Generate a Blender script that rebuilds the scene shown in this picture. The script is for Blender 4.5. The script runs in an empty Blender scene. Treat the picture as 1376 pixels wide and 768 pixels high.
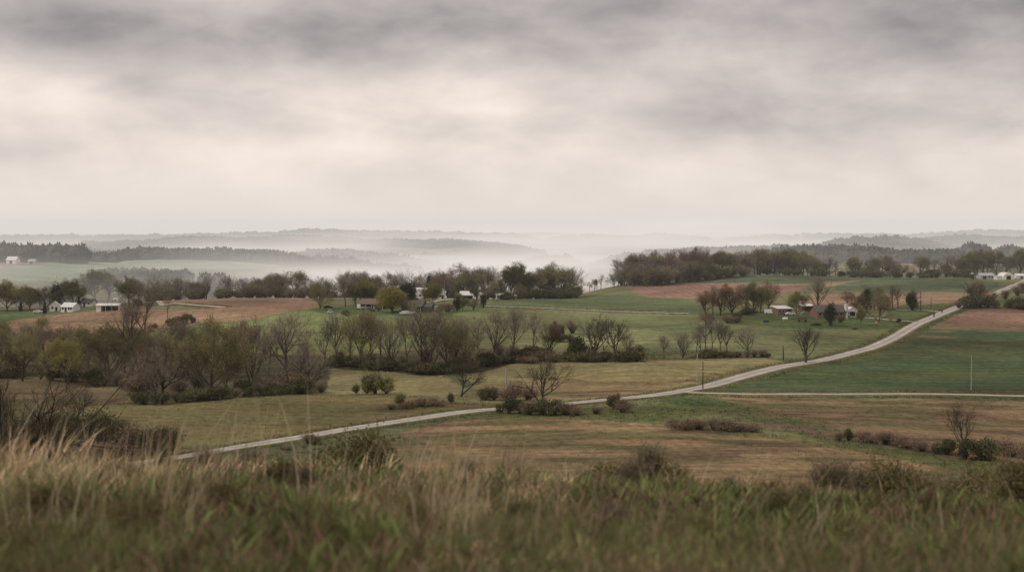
import bpy, bmesh, math, random
import numpy as np
from mathutils import Vector, Matrix
random.seed(7); RNG = np.random.default_rng(7)
SC = bpy.context.scene; COL = SC.collection
PI = math.pi
# ---------------------------------------------------------------- camera (eye at the origin, looking along +y)
F = 1890.0                       # focal length in pixels of a 1376 px wide frame
PITCH = math.atan(72 / F)
cd = bpy.data.cameras.new('camera'); cam = bpy.data.objects.new('camera', cd); COL.objects.link(cam)
cd.sensor_width = 36; cd.lens = 36 * F / 1376
cam.rotation_euler = (PI / 2 - PITCH, 0, 0)
cd.clip_start = 0.3; cd.clip_end = 40000
cd.dof.use_dof = True; cd.dof.focus_distance = 330; cd.dof.aperture_fstop = cd.lens / 27.0; cd.dof.aperture_blades = 0
SC.camera = cam

def pix(u, v):                   # pixel of the photograph -> (x/y, z/y)
    xc, yc = (u - 688) / F, (384 - v) / F
    y = math.cos(PITCH) + yc * math.sin(PITCH); z = -math.sin(PITCH) + yc * math.cos(PITCH)
    return xc / y, z / y

# ---------------------------------------------------------------- numpy noise
def _h(ix, iy, s):
    n = (ix.astype(np.int64) * 374761393 + iy.astype(np.int64) * 668265263 + s * 974634777) & 0xffffffff
    n = ((n ^ (n >> 13)) * 1274126177) & 0xffffffff
    return ((n ^ (n >> 16)) & 0xffff) / 65535.0
def vnoise(x, y, s=0):
    x = np.asarray(x, float); y = np.asarray(y, float)
    ix, iy = np.floor(x), np.floor(y); fx, fy = x - ix, y - iy
    fx = fx * fx * (3 - 2 * fx); fy = fy * fy * (3 - 2 * fy)
    a = _h(ix, iy, s); b = _h(ix + 1, iy, s); c = _h(ix, iy + 1, s); d = _h(ix + 1, iy + 1, s)
    return (a * (1 - fx) + b * fx) * (1 - fy) + (c * (1 - fx) + d * fx) * fy
def fbm(x, y, s=0, o=4):
    r = 0; a = .5; t = 0
    for k in range(o):
        r = r + a * vnoise(x * 2 ** k, y * 2 ** k, s + k * 17); t += a; a *= .5
    return r / t                 # 0..1

# ---------------------------------------------------------------- the lie of the land: slope seen from the hilltop, by bearing and distance
CU = [-900, -350, 0, 170, 344, 516, 688, 860, 1030, 1200, 1376, 1750, 2300]
T = {  # distance: level (0, 170, 344, 516, 688, 860, 1030, 1200, 1376)
 2: [1777] * 9, 4: [1050] * 9,
 6.5: [772] * 9,
 10: [688, 688, 688, 690, 695, 700, 708, 718, 722],
 15: [652, 652, 652, 655, 664, 671, 679, 687, 691],
 22: [646, 646, 646, 652, 664, 672, 681, 689, 694],
 35: [672, 672, 675, 682, 690, 698, 705, 712, 716],
 70: [735, 735, 735, 735, 735, 738, 740, 745, 748],
 150: [735, 735, 738, 740, 740, 738, 738, 738, 738],
 220: [672, 676, 686, 690, 690, 688, 688, 688, 690],
 255: [640, 646, 652, 655, 655, 655, 656, 657, 660],
 300: [608, 617, 612, 608, 604, 602, 603, 606, 611],
 330: [585, 592, 586, 583, 580, 575, 579, 582, 590],
 360: [560, 556, 560, 560, 558, 552, 556, 561, 567],
 390: [538, 540, 534, 535, 541, 537, 541, 542, 544],
 420: [522, 528, 526, 527, 525, 521, 521, 522, 526],
 460: [503, 510, 512, 503, 503, 488, 492, 500, 503],
 500: [490, 495, 497, 490, 484, 480, 478, 480, 481],
 550: [468, 470, 460, 455, 456, 457, 455, 457, 459],
 600: [452, 450, 436, 433, 436, 437, 434, 439, 444],
 650: [437, 432, 421, 418, 420, 425, 421, 424, 428],
 700: [421, 414, 408, 408, 408, 412, 409, 411, 412],
 760: [413, 406, 400, 400, 401, 402, 398, 397, 397],
 840: [418, 412, 404, 403, 403, 389, 384, 381, 382],
 920: [425, 425, 420, 415, 412, 379, 369, 373, 372],
 1050: [415, 420, 420, 420, 418, 385, 374, 376, 366],
 1250: [376, 388, 400, 405, 405, 395, 372, 356, 358],
 1500: [353, 358, 365, 385, 395, 385, 360, 352, 354],
 1800: [345, 350, 352, 364, 385, 370, 350, 349, 350],
 2200: [340, 345, 348, 356, 370, 356, 344, 341, 342],
 2800: [336, 335, 333, 335, 347, 352, 342, 331, 328],
 3500: [330, 330, 328, 329, 338, 332, 338, 333, 331],
 4500: [324, 324, 322, 322, 327, 328, 329, 326, 322],
 6000: [319, 319, 317, 317, 320, 321, 322, 320, 317],
 9000: [315, 315, 314, 314, 315, 315, 315, 315, 314],
 15000: [313.5] * 9,
}
def pchip(x, y, xn):
    h = np.diff(x); d = np.diff(y) / h; m = np.zeros_like(y)
    for i in range(1, len(x) - 1):
        if d[i - 1] * d[i] > 0:
            w1, w2 = 2 * h[i] + h[i - 1], h[i] + 2 * h[i - 1]
            m[i] = (w1 + w2) / (w1 / d[i - 1] + w2 / d[i])
    m[0], m[-1] = d[0], d[-1]
    k = np.clip(np.searchsorted(x, xn) - 1, 0, len(x) - 2); t = (xn - x[k]) / h[k]
    return ((1 + 2 * t) * (1 - t) ** 2 * y[k] + t * (1 - t) ** 2 * h[k] * m[k] + t * t * (3 - 2 * t) * y[k + 1] + t * t * (t - 1) * h[k] * m[k + 1])
DT = np.array(list(T), float); LT = np.log(DT)
TAB = np.array([[r[0], r[0]] + r + [r[-1], r[-1]] for r in ([*map(float, T[k])] for k in T)])
UG = np.concatenate([np.arange(-1700, -120, 60), np.arange(-120, 1500, 3.0), np.arange(1500, 3100, 60)])
DG = np.concatenate([np.geomspace(1.6, 30, 110)[:-1], np.geomspace(30, 240, 70)[:-1], np.arange(240, 900, 1.6), np.geomspace(900, 15000, 330)])
AG = (UG - 688) / F; LG = np.log(DG)
tmp = np.array([pchip(LT, TAB[:, c], LG) for c in range(len(CU))])        # columns x D
cu = np.array(CU, float)
SV = np.array([pchip(cu, tmp[:, j], np.clip(UG, cu[0], cu[-1])) for j in range(len(DG))]).T   # u x D
X = AG[:, None] * DG[None, :]; Y = np.broadcast_to(DG[None, :], X.shape)
Z = -(SV - 312) / F * Y
# undulation: small near, real hills far away
amp = np.interp(DG, [0, 8, 30, 260, 400, 900, 1300, 2500, 5000, 15000], [0, .05, .12, .35, .45, .8, 3, 6, 7, 5])
Z = Z + amp[None, :] * (fbm(X / 55, Y / 55, 3) - .5) * np.where(DG < 900, 2, 0)[None, :]
hump = np.interp(DG, [0, 6, 9, 26, 36, 60], [0, .02, .20, .34, .3, 0])
Z = Z + hump[None, :] * (fbm(X / 2.6 + 11, Y / 3.2, 201, 3) - .5)
far = np.clip((DG - 1100) / 900, 0, 1)[None, :]
Z = Z + far * amp[None, :] * 2 * (fbm(X / 900 + 3.1, Y / 420 + 7.7, 11, 4) - .52)
# far ridges: distance, half depth, and the line of the tree tops along the crest as it shows from the hilltop
RIDGES = [(1700, 110, [(120, 350), (150, 343), (172, 335), (250, 333), (340, 337), (390, 343), (430, 349), (480, 353), (570, 364)]),
          (2050, 200, [(340, 356), (390, 342), (420, 337), (450, 335), (500, 339), (545, 348), (600, 366)]),
          (3000, 260, [(110, 332), (150, 325), (180, 320), (250, 318), (330, 320.5), (400, 318), (450, 319), (520, 322), (600, 322), (660, 326), (730, 336)]),
          (4600, 400, [(-300, 319), (0, 318), (100, 316), (200, 316), (300, 313.5), (380, 311.5), (430, 309.5), (480, 310.5), (550, 311.5), (640, 313), (720, 316)]),
          (2500, 160, [(570, 352), (600, 340), (625, 335), (660, 333), (695, 337), (725, 348)]),
          (2150, 130, [(680, 358), (705, 348), (735, 344), (765, 345), (790, 356)]),
          (4000, 330, [(715, 326), (750, 319), (780, 316), (800, 315), (855, 317), (880, 314), (930, 318), (975, 327)]),
          (6200, 500, [(640, 314), (690, 311), (720, 309), (755, 310), (830, 314)]),
          (2000, 200, [(770, 368), (800, 353), (840, 343), (880, 338.5), (940, 336), (1000, 334), (1040, 331), (1090, 333), (1140, 338)]),
          (1450, 130, [(985, 354), (1030, 342), (1060, 336), (1090, 333), (1150, 332.5), (1200, 337), (1250, 342), (1285, 348)]),
          (2300, 220, [(1090, 334), (1120, 326), (1150, 322), (1180, 321), (1230, 324.5), (1260, 329), (1310, 338)]),
          (3200, 280, [(1170, 328), (1210, 323), (1250, 320), (1300, 318.5), (1376, 319), (1560, 318)]),
          (1560, 55, [(-160, 333), (-50, 331), (20, 327), (60, 325), (95, 328), (112, 340)]),
          (5200, 400, [(850, 319), (960, 321), (1040, 315), (1120, 313.5), (1200, 316.5), (1280, 312.5), (1330, 309.5), (1376, 310.5), (1600, 309)])]
for rd, rl, pr in RIDGES:
    pu = np.array([p[0] for p in pr], float); pv = np.array([p[1] for p in pr], float)
    crest = -(pchip(pu, pv, np.clip(UG, pu[0], pu[-1])) - 312) / F * rd - (21.0 if rd == 1560 else 11.0)
    jd = np.argmin(abs(DG - rd)); rise = np.maximum(crest - Z[:, jd], 0)
    edge = np.clip(np.minimum(UG - pu[0], pu[-1] - UG) / 45 + .35, 0, 1); edge = edge * edge * (3 - 2 * edge)
    side = np.where(Y < rd, np.exp(-((Y - rd) / rl) ** 2), np.exp(-((Y - rd) / (rl * 1.6)) ** 2))
    Z = Z + (rise * edge)[:, None] * side
S = Z / Y
def _bil(G, a, d):
    a = np.atleast_1d(np.asarray(a, float)); l = np.atleast_1d(np.asarray(d, float))
    i = np.clip(np.searchsorted(AG, a) - 1, 0, len(AG) - 2); j = np.clip(np.searchsorted(DG, l) - 1, 0, len(DG) - 2)
    s = (a - AG[i]) / (AG[i + 1] - AG[i]); t = (l - DG[j]) / (DG[j + 1] - DG[j])
    return (G[i, j] * (1 - s) + G[i + 1, j] * s) * (1 - t) + (G[i, j + 1] * (1 - s) + G[i + 1, j + 1] * s) * t
def height(x, y):
    x = np.asarray(x, float); y = np.maximum(np.asarray(y, float), 1.7)
    r = _bil(Z, x / y, y)
    return float(r[0]) if x.ndim == 0 else r
_DS = np.concatenate([np.geomspace(4, 40, 300), np.geomspace(40, 14000, 3500)])
def hit(u, v, dmin=60.0):        # where the sight line of a pixel of the photograph meets the ground
    a, s = pix(u, v)
    m = _DS > dmin
    D = _DS[m]; g = _bil(S, np.full(D.shape, a), D) - s
    k = np.argmax(g >= 0) if (g >= 0).any() else int(np.argmax(g))
    d = D[k]
    if k > 0 and g[k] > 0 > g[k - 1]: d = D[k - 1] + (D[k] - D[k - 1]) * (-g[k - 1]) / (g[k] - g[k - 1])
    return a * d, d, height(a * d, d)
def at(u, d):                    # a spot on the ground by bearing pixel and distance
    a, _ = pix(u, 384)
    return a * d, d, height(a * d, d)

# ---------------------------------------------------------------- materials
def new_mat(name):
    m = bpy.data.materials.new(name); m.use_nodes = True; nt = m.node_tree
    b = nt.nodes['Principled BSDF']; b.inputs['Roughness'].default_value = .9
    b.inputs['Specular IOR Level'].default_value = .15
    return m, nt, b
def N(nt, typ, **kw):
    n = nt.nodes.new(typ)
    for k, v in kw.items(): setattr(n, k, v)
    return n
def math_(nt, op, a, b=None, clamp=False):
    n = nt.nodes.new('ShaderNodeMath'); n.operation = op; n.use_clamp = clamp
    for i, q in enumerate((a, b)):
        if q is None: continue
        if hasattr(q, 'links'): nt.links.new(q, n.inputs[i])
        else: n.inputs[i].default_value = q
    return n.outputs[0]
def noise(nt, vec, scale, detail=3, rough=.55):
    n = nt.nodes.new('ShaderNodeTexNoise'); n.inputs['Scale'].default_value = scale; n.inputs['Detail'].default_value = detail; n.inputs['Roughness'].default_value = rough
    if vec is not None: nt.links.new(vec, n.inputs['Vector'])
    return n.outputs['Fac']
def mixc(nt, fac, a, b, blend='MIX'):
    n = nt.nodes.new('ShaderNodeMix'); n.data_type = 'RGBA'; n.blend_type = blend
    for s, q in ((0, fac), (6, a), (7, b)):
        if hasattr(q, 'links'): nt.links.new(q, n.inputs[s])
        else: n.inputs[s].default_value = q if s == 0 else (*q, 1) if len(q) == 3 else q
    return n.outputs[2]
def scalec(nt, col, fac):        # colour times a number
    n = nt.nodes.new('ShaderNodeVectorMath'); n.operation = 'SCALE'
    if hasattr(col, 'links'): nt.links.new(col, n.inputs[0])
    else: n.inputs[0].default_value = col
    if hasattr(fac, 'links'): nt.links.new(fac, n.inputs['Scale'])
    else: n.inputs['Scale'].default_value = fac
    return n.outputs[0]
def simple(name, c, var=.25, scale=1.5, rough=.85, objvar=.0, metal=0):
    m, nt, b = new_mat(name)
    tc = N(nt, 'ShaderNodeTexCoord')
    f = noise(nt, tc.outputs['Object'], scale, 4)
    k = math_(nt, 'MULTIPLY_ADD', f, 2 * var); nt.nodes[-1].inputs[2].default_value = 1 - var
    if objvar:
        oi = N(nt, 'ShaderNodeObjectInfo')
        r = math_(nt, 'MULTIPLY_ADD', oi.outputs['Random'], 2 * objvar); nt.nodes[-1].inputs[2].default_value = 1 - objvar
        k = math_(nt, 'MULTIPLY', k, r)
    nt.links.new(scalec(nt, c, k), b.inputs['Base Color'])
    b.inputs['Roughness'].default_value = rough; b.inputs['Metallic'].default_value = metal
    return m
def plantmat(name, c1, c2, objvar=.22, trans=0.0, scale=.35):
    """foliage or twigs: two tones in clumps, each plant a little lighter or darker than the next"""
    m, nt, b = new_mat(name)
    tc = N(nt, 'ShaderNodeTexCoord'); oi = N(nt, 'ShaderNodeObjectInfo')
    mp = N(nt, 'ShaderNodeVectorMath', operation='ADD'); nt.links.new(tc.outputs['Object'], mp.inputs[0])
    sc = scalec(nt, (31.0, 17.0, 23.0), oi.outputs['Random']); nt.links.new(sc, mp.inputs[1])
    f = noise(nt, mp.outputs[0], scale, 4, .65)
    r = N(nt, 'ShaderNodeMapRange'); nt.links.new(f, r.inputs[0]); r.inputs[1].default_value = .32; r.inputs[2].default_value = .68
    c = mixc(nt, r.outputs[0], c1, c2)
    k = math_(nt, 'MULTIPLY_ADD', oi.outputs['Random'], 2 * objvar); nt.nodes[-1].inputs[2].default_value = 1 - objvar
    c = scalec(nt, c, k)
    nt.links.new(c, b.inputs['Base Color']); b.inputs['Specular IOR Level'].default_value = .05
    if trans:
        t = N(nt, 'ShaderNodeBsdfTranslucent'); nt.links.new(c, t.inputs[0])
        mx = N(nt, 'ShaderNodeMixShader'); mx.inputs[0].default_value = trans
        nt.links.new(b.outputs[0], mx.inputs[1]); nt.links.new(t.outputs[0], mx.inputs[2]); nt.links.new(mx.outputs[0], nt.nodes['Material Output'].inputs[0])
    return m

# ---------------------------------------------------------------- mesh helpers
def mesh_np(name, v, faces, mats, smooth=False, midx=None):
    """faces: list of arrays (n,k)"""
    me = bpy.data.meshes.new(name)
    v = np.asarray(v, np.float32); me.vertices.add(len(v)); me.vertices.foreach_set('co', v.ravel())
    li = np.concatenate([f.ravel() for f in faces]).astype(np.int32)
    tot = np.concatenate([np.full(len(f), f.shape[1], np.int32) for f in faces])
    st = np.concatenate([[0], np.cumsum(tot)[:-1]]).astype(np.int32)
    me.loops.add(len(li)); me.loops.foreach_set('vertex_index', li)
    me.polygons.add(len(tot)); me.polygons.foreach_set('loop_start', st)
    if midx is not None: me.polygons.foreach_set('material_index', np.asarray(midx, np.int32))
    me.update(calc_edges=True)
    if smooth: me.polygons.foreach_set('use_smooth', np.ones(len(tot), bool))
    for m in (mats if isinstance(mats, (list, tuple)) else [mats]): me.materials.append(m)
    return me
def vattr(me, name, arr, typ='FLOAT_COLOR'):
    a = me.attributes.new(name, typ, 'POINT')
    a.data.foreach_set('color' if typ == 'FLOAT_COLOR' else 'value', np.asarray(arr, np.float32).ravel())
def link(name, me, parent=None, loc=(0, 0, 0), rz=0, s=1):
    o = bpy.data.objects.new(name, me); COL.objects.link(o); o.location = loc; o.rotation_euler = (0, 0, rz)
    if s != 1: o.scale = (s, s, s) if not hasattr(s, '__len__') else s
    if parent: o.parent = parent
    return o
LABELS = {}
def tag(o, label=None, cat=None, group=None, kind=None):
    if label: o['label'] = label
    if cat: o['category'] = cat
    if group: o['group'] = group
    if kind: o['kind'] = kind
    return o
def empty(name, loc, rz=0, s=1):
    o = bpy.data.objects.new(name, None); COL.objects.link(o); o.location = loc; o.rotation_euler = (0, 0, rz); o.empty_display_size = .2
    if s != 1: o.scale = (s, s, s) if not hasattr(s, '__len__') else s
    return o

# ---------------------------------------------------------------- fields: colours painted on the one sheet of ground by outline
base = np.zeros(X.shape + (3,)); base[:] = (.125, .128, .062)
rowc = np.zeros(X.shape); rowk = np.zeros(X.shape); grass = np.ones(X.shape)
def lerp_in(mask, c, k=None, ang=None, g=None, period=None):
    m = mask[..., None]
    base[:] = base * (1 - m) + np.array(c) * m
    hard = mask > .5
    if k is not None:
        rowk[hard] = k
        if ang is not None:
            a = math.radians(ang); rowc[hard] = ((X * math.cos(a) + Y * math.sin(a)) / (period or 4.0))[hard]
    if g is not None: grass[hard] = g
WX = X + (fbm(X / 14, Y / 14, 21, 3) - .5) * 7 * np.clip(Y / 500, .3, 1.5); WY = Y + (fbm(X / 14, Y / 14, 31, 3) - .5) * 7 * np.clip(Y / 500, .3, 1.5)
def inside(P, sel):
    x = WX[:, sel]; y = WY[:, sel]; r = np.zeros(x.shape, bool); n = len(P)
    for i in range(n):
        x1, y1 = P[i]; x2, y2 = P[(i + 1) % n]
        if y1 == y2: continue
        c = ((y1 > y) != (y2 > y)) & (x < (x2 - x1) * (y - y1) / (y2 - y1) + x1)
        r ^= c
    return r
def paint(px, c, k=0.0, ang=0.0, g=0.0, period=4.0, op=1.0, dmin=60):
    P = [hit(u, v, dmin)[:2] for u, v in px]
    ys = [p[1] for p in P]; sel = np.where((DG > min(ys) - 40) & (DG < max(ys) + 40))[0]
    m = np.zeros(X.shape); m[:, sel] = inside(P, sel) * op
    lerp_in(m, c, k, ang, g, period)
def paint_soft(u, v, wu, wd, c, op=.8, dmin=60, rot=0):   # a soft patch, widths in metres
    x, y, _ = hit(u, v, dmin)
    dx, dy = X - x, Y - y; cr, sr = math.cos(rot), math.sin(rot); ex, ey = dx * cr + dy * sr, -dx * sr + dy * cr
    q = (ex / wu) ** 2 + (ey / wd) ** 2
    m = np.exp(-q * 1.2) * op * np.clip(.35 + 1.3 * fbm(X / 9, Y / 9, 77, 4), 0, 1)
    base[:] = base * (1 - m[..., None]) + np.array(c) * m[..., None]
def paint_line(px, w, c, op=.9, dmin=60):                 # a soft strip along a line of pixels, half width w metres
    P = np.array([hit(u, v, dmin)[:2] for u, v in px]); dist = np.full(X.shape, 1e9)
    sel = np.where((DG > P[:, 1].min() - 6 * w) & (DG < P[:, 1].max() + 6 * w))[0]
    x, y = WX[:, sel], WY[:, sel]; dd = np.full(x.shape, 1e9)
    for (x1, y1), (x2, y2) in zip(P[:-1], P[1:]):
        L2 = (x2 - x1) ** 2 + (y2 - y1) ** 2 + 1e-9
        t = np.clip(((x - x1) * (x2 - x1) + (y - y1) * (y2 - y1)) / L2, 0, 1)
        dd = np.minimum(dd, np.hypot(x - x1 - t * (x2 - x1), y - y1 - t * (y2 - y1)))
    m = np.zeros(X.shape); m[:, sel] = np.clip(1.5 - dd / w, 0, 1) * op
    base[:] = base * (1 - m[..., None]) + np.array(c) * m[..., None]
    rowk[m > .5] = 0; grass[m > .5] = 1

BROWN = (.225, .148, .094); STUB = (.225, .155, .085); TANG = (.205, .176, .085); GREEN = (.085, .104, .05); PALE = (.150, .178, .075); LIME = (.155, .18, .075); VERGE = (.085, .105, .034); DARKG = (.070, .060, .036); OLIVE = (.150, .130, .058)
# lower levels of tone across the whole country, then field by field
patch = fbm(X / 60, Y / 40, 41, 4)[..., None]
base[:] = base * (.85 + .3 * patch) + (patch - .5) * np.array((.05, .01, .0))
nearhill = np.clip((60 - Y) / 40, 0, 1)[..., None]; base[:] = base * (1 - nearhill) + np.array((.06, .052, .028)) * nearhill
slope = ((Y > 40) & (Y < 265)); lerp_in(slope * 1.0, (.10, .085, .045), 0)
paint([(-200, 560), (150, 545), (250, 540), (344, 533), (440, 526), (500, 531), (610, 540), (660, 545), (600, 552), (500, 568), (400, 585), (300, 601), (200, 616), (-200, 620)], OLIVE, .10, 80, .4, 5)
paint([(-200, 500), (0, 508), (120, 515), (172, 528), (178, 541), (100, 548), (-200, 560)], (.140, .105, .060), .2, 80, .3, 5)
paint([(428, 496), (470, 494), (560, 499), (600, 506), (628, 520), (600, 533), (520, 530), (470, 529), (432, 521)], (.19, .165, .082), .22, 88, .1, 5)
paint([(626, 495), (700, 487), (790, 486), (900, 484), (1000, 482), (1045, 483), (1060, 488), (1020, 500), (950, 513), (905, 522), (850, 530), (760, 536), (690, 535), (640, 522)], TANG, .22, 85, .1, 6)
paint([(640, 520), (690, 512), (780, 514), (880, 514), (920, 519), (850, 531), (760, 537), (690, 537)], (.185, .14, .075), .1, 85, .3, 6)
paint([(500, 600), (540, 580), (590, 568), (640, 563), (740, 562), (860, 568), (960, 577), (1080, 591), (1200, 611), (1290, 622), (1345, 642), (1376, 652), (1500, 670), (1500, 700), (200, 700), (380, 640)], STUB, .12, 10, .35, 3)
paint([(925, 530), (1000, 532), (1200, 533), (1500, 540), (1500, 640), (1376, 648), (1330, 632), (1200, 603), (1150, 590), (1110, 578), (1060, 568), (1000, 555), (960, 541)], (.215, .150, .085), .12, 12, .35, 3)
paint([(962, 525), (1010, 511), (1080, 495), (1150, 478), (1200, 463), (1235, 445), (1300, 444), (1600, 447), (1600, 533), (1376, 528), (1220, 527), (1060, 527)], (.064, .083, .039), .16, 97, .1, 7)
paint([(1247, 440), (1262, 426), (1290, 415), (1320, 414), (1600, 416), (1600, 444), (1376, 442)], (.175, .108, .075), .3, 10, .05, 4)
paint([(-300, 470), (-300, 450), (0, 452), (0, 432), (60, 424), (120, 418), (185, 413), (205, 408), (235, 402), (330, 399.5), (418, 403.5), (428, 412), (340, 428), (250, 437), (180, 445), (0, 475)], BROWN, .08, 5, .05, 5)
paint([(190, 414), (215, 406), (300, 411), (260, 416)], (.15, .15, .08), 0, 0, .3)
paint([(-300, 450), (-300, 424), (0, 420), (80, 418), (120, 417), (60, 423), (0, 433)], (.09, .115, .05), 0, 0, .3)
paint([(180, 446), (260, 438), (345, 428), (428, 413), (520, 414), (655, 413), (690, 419), (640, 450), (520, 470), (300, 480), (160, 470)], LIME, .12, 70, .25, 8)
paint([(410, 413), (520, 410), (650, 404), (660, 413), (600, 424), (500, 424), (430, 420)], (.10, .125, .052), 0, 0, .4)
paint([(655, 413), (800, 418), (925, 421), (960, 424), (1000, 440), (960, 455), (860, 462), (700, 468), (660, 440)], (.150, .165, .078), .15, 60, .2, 9)
paint([(930, 450), (1000, 442), (1100, 440), (1200, 445), (1225, 446), (1180, 459), (1110, 478), (1040, 482), (930, 484)], (.130, .140, .068), .12, 95, .2, 8)
paint([(660, 411), (660, 403), (770, 402), (785, 396.5), (860, 399), (930, 402), (960, 406), (940, 419), (860, 418), (750, 413)], GREEN, .2, 92, .05, 8)
paint([(774, 396), (774, 385), (830, 377), (900, 383), (950, 378), (1010, 381), (1085, 381), (1085, 390), (1030, 396), (960, 402), (860, 398)], (.20, .122, .088), .15, 5, .05, 6)
paint([(930, 380), (980, 370), (1030, 366), (1100, 371), (1300, 374), (1350, 380), (1330, 392), (1200, 392), (1130, 391), (1112, 384), (1090, 382), (1010, 381)], (.088, .108, .060), .2, 80, .05, 12)
paint([(1050, 415), (1055, 404), (1075, 395), (1120, 394), (1200, 393), (1320, 392), (1300, 406), (1200, 413), (1100, 420)], (.205, .14, .092), .15, 5, .1, 6)
paint([(1048, 412), (1052, 400), (1080, 391), (1110, 392), (1080, 397), (1066, 404), (1064, 416)], (.14, .145, .075), 0, 0, .2)
paint([(1200, 413), (1240, 408), (1310, 404), (1290, 411), (1240, 430), (1190, 426)], (.085, .108, .045), 0, 0, .4)
paint([(960, 425), (1040, 423), (1130, 424), (1215, 430), (1228, 436), (1180, 444), (1060, 441), (980, 437)], (.080, .106, .042), 0, 0, .4)
paint([(1112, 378), (1160, 376), (1120, 384), (1098, 388)], (.2, .15, .1), 0, 0, .1)
# far country
paint([(-300, 362), (-300, 346), (0, 346), (110, 347), (112, 358), (0, 360)], (.20, .15, .115), 0, 0, 0, dmin=1000)
paint([(-200, 385), (-200, 360), (0, 360), (130, 352), (330, 350), (380, 356), (330, 362), (250, 368), (150, 376), (0, 380)], (.16, .20, .11), 0, 0, 0, dmin=1000)
paint([(110, 348), (150, 346), (170, 350), (140, 354)], (.24, .2, .13), 0, 0, 0, dmin=1000)
paint([(1165, 358), (1190, 351), (1240, 349), (1300, 351), (1300, 362), (1180, 364)], (.24, .175, .12), 0, 0, 0, dmin=1000)
# under the woods, along ditches and verges
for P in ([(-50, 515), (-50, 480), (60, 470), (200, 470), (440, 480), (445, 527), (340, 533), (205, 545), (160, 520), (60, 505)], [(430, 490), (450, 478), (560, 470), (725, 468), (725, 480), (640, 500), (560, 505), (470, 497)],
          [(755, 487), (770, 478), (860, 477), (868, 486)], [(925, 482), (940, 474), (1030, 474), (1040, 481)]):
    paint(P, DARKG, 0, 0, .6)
paint_line([(660, 556), (760, 555), (860, 560), (900, 552), (940, 542), (930, 533)], 7, VERGE, .9)
paint_line([(880, 533), (950, 540), (1000, 552), (1060, 568), (1110, 582), (1180, 598), (1260, 613), (1340, 633)], 8, (.062, .085, .034), .9)
paint_line([(940, 572), (1060, 572), (1180, 594), (1290, 613)], 3.5, (.13, .085, .062), .85)
paint_line([(960, 578), (1080, 593), (1200, 613), (1300, 632)], 1.6, (.085, .105, .04), .9)
for w, c in ((6.0, (.085, .10, .042)), (3.0, (.075, .098, .04))):
    paint_line([(180, 623), (300, 606), (400, 589), (500, 572), (600, 557), (676, 550), (760, 544), (850, 536), (920, 526), (980, 512), (1060, 491), (1130, 478), (1190, 460), (1240, 433), (1290, 412)], w, c, .75)
paint_line([(900, 527), (1000, 533), (1200, 533), (1376, 537)], 2.2, (.08, .095, .04), .7)
paint_line([(1376, 527), (1200, 525), (1010, 525)], 1.8, (.13, .10, .055), .6)
paint_line([(1200, 443), (1300, 443), (1400, 443)], 1.5, (.055, .06, .03), .8)
paint_line([(860, 440), (900, 437), (960, 430)], 2.5, (.13, .11, .06), .7)
paint_line([(700, 506), (800, 515), (900, 514), (1000, 499)], 2.5, (.10, .075, .04), .55)
paint_line([(520, 548), (600, 541), (670, 545)], 4, (.085, .058, .036), .8)
for u, v, a, b, c, o in [(640, 590, 18, 10, (.085, .092, .042), .7), (560, 610, 14, 9, (.085, .092, .042), .65), (800, 583, 22, 5, (.10, .105, .045), .75), (950, 585, 22, 4, (.10, .105, .045), .6), (700, 620, 16, 7, (.10, .105, .048), .5), (640, 573, 8, 3, (.33, .23, .14), .7), (585, 585, 8, 3, (.30, .21, .13), .6),
                         (760, 610, 22, 5, (.29, .20, .125), .5), (900, 600, 24, 5, (.30, .205, .13), .5), (1060, 548, 16, 5, (.095, .11, .045), .75), (1230, 572, 14, 5, (.085, .10, .045), .75), (1180, 553, 18, 6, (.145, .10, .068), .7), (1260, 545, 20, 5, (.29, .2, .12), .5), (1100, 560, 20, 5, (.28, .19, .12), .5), (1300, 565, 22, 5, (.28, .195, .12), .5),
                         (1265, 453, 8, 5, (.22, .17, .09), .7), (1318, 464, 5, 3, (.18, .14, .07), .6), (1240, 452, 5, 3, (.18, .14, .075), .5), (700, 590, 14, 4, (.14, .09, .06), .6), (850, 620, 30, 6, (.15, .10, .065), .5), (320, 560, 20, 8, (.10, .098, .05), .6), (420, 545, 14, 6, (.10, .105, .05), .6), (520, 560, 14, 5, (.165, .115, .065), .7), (960, 540, 9, 6, (.06, .09, .033), .8), (880, 548, 14, 5, (.06, .09, .034), .8),
                         (440, 552, 20, 7, (.085, .092, .042), .55), (260, 575, 22, 9, (.155, .115, .066), .55), (620, 545, 16, 6, (.085, .062, .038), .6), (1320, 500, 20, 16, (.078, .112, .040), .5), (1130, 505, 24, 14, (.078, .112, .040), .5)]:
    paint_soft(u, v, a, b, c, o)
tv = fbm(X / 46 + 5, Y / 30, 141, 5); t2 = fbm(X / 130, Y / 70 + 8, 147, 3)
base *= (1 + np.clip(Y / 200 - .3, 0, 1) * (1.0 * (tv - .5) + .7 * (t2 - .5)))[..., None]
base *= (1 + .14 * np.clip(Y / 200 - .3, 0, 1))[..., None]
base += (np.clip(Y / 200 - .3, 0, 1) * (fbm(X / 24, Y / 16, 151, 4) - .5))[..., None] * np.array((.05, .008, .0))
near = (Y > 258) & (Y < 415) & (base[..., 0] > 1.3 * base[..., 1])
gm = np.where(near, np.clip((fbm(X / 26 + 2, Y / 7, 161, 4) - .53) * 6, 0, .8), 0)[..., None]
base[:] = base * (1 - gm) + np.array((.085, .092, .038)) * gm
gm = np.where(near, np.clip((fbm(X / 20 + 60, Y / 6, 171, 4) - .56) * 6, 0, .75), 0)[..., None]
base[:] = base * (1 - gm) + np.array((.115, .075, .05)) * gm
fw = fbm(X / 420 + 9, Y / 300, 61, 3); wood = np.clip((fw - .47) * 9, 0, 1) * np.clip((Y - 1650) / 500, 0, 1)
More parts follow.
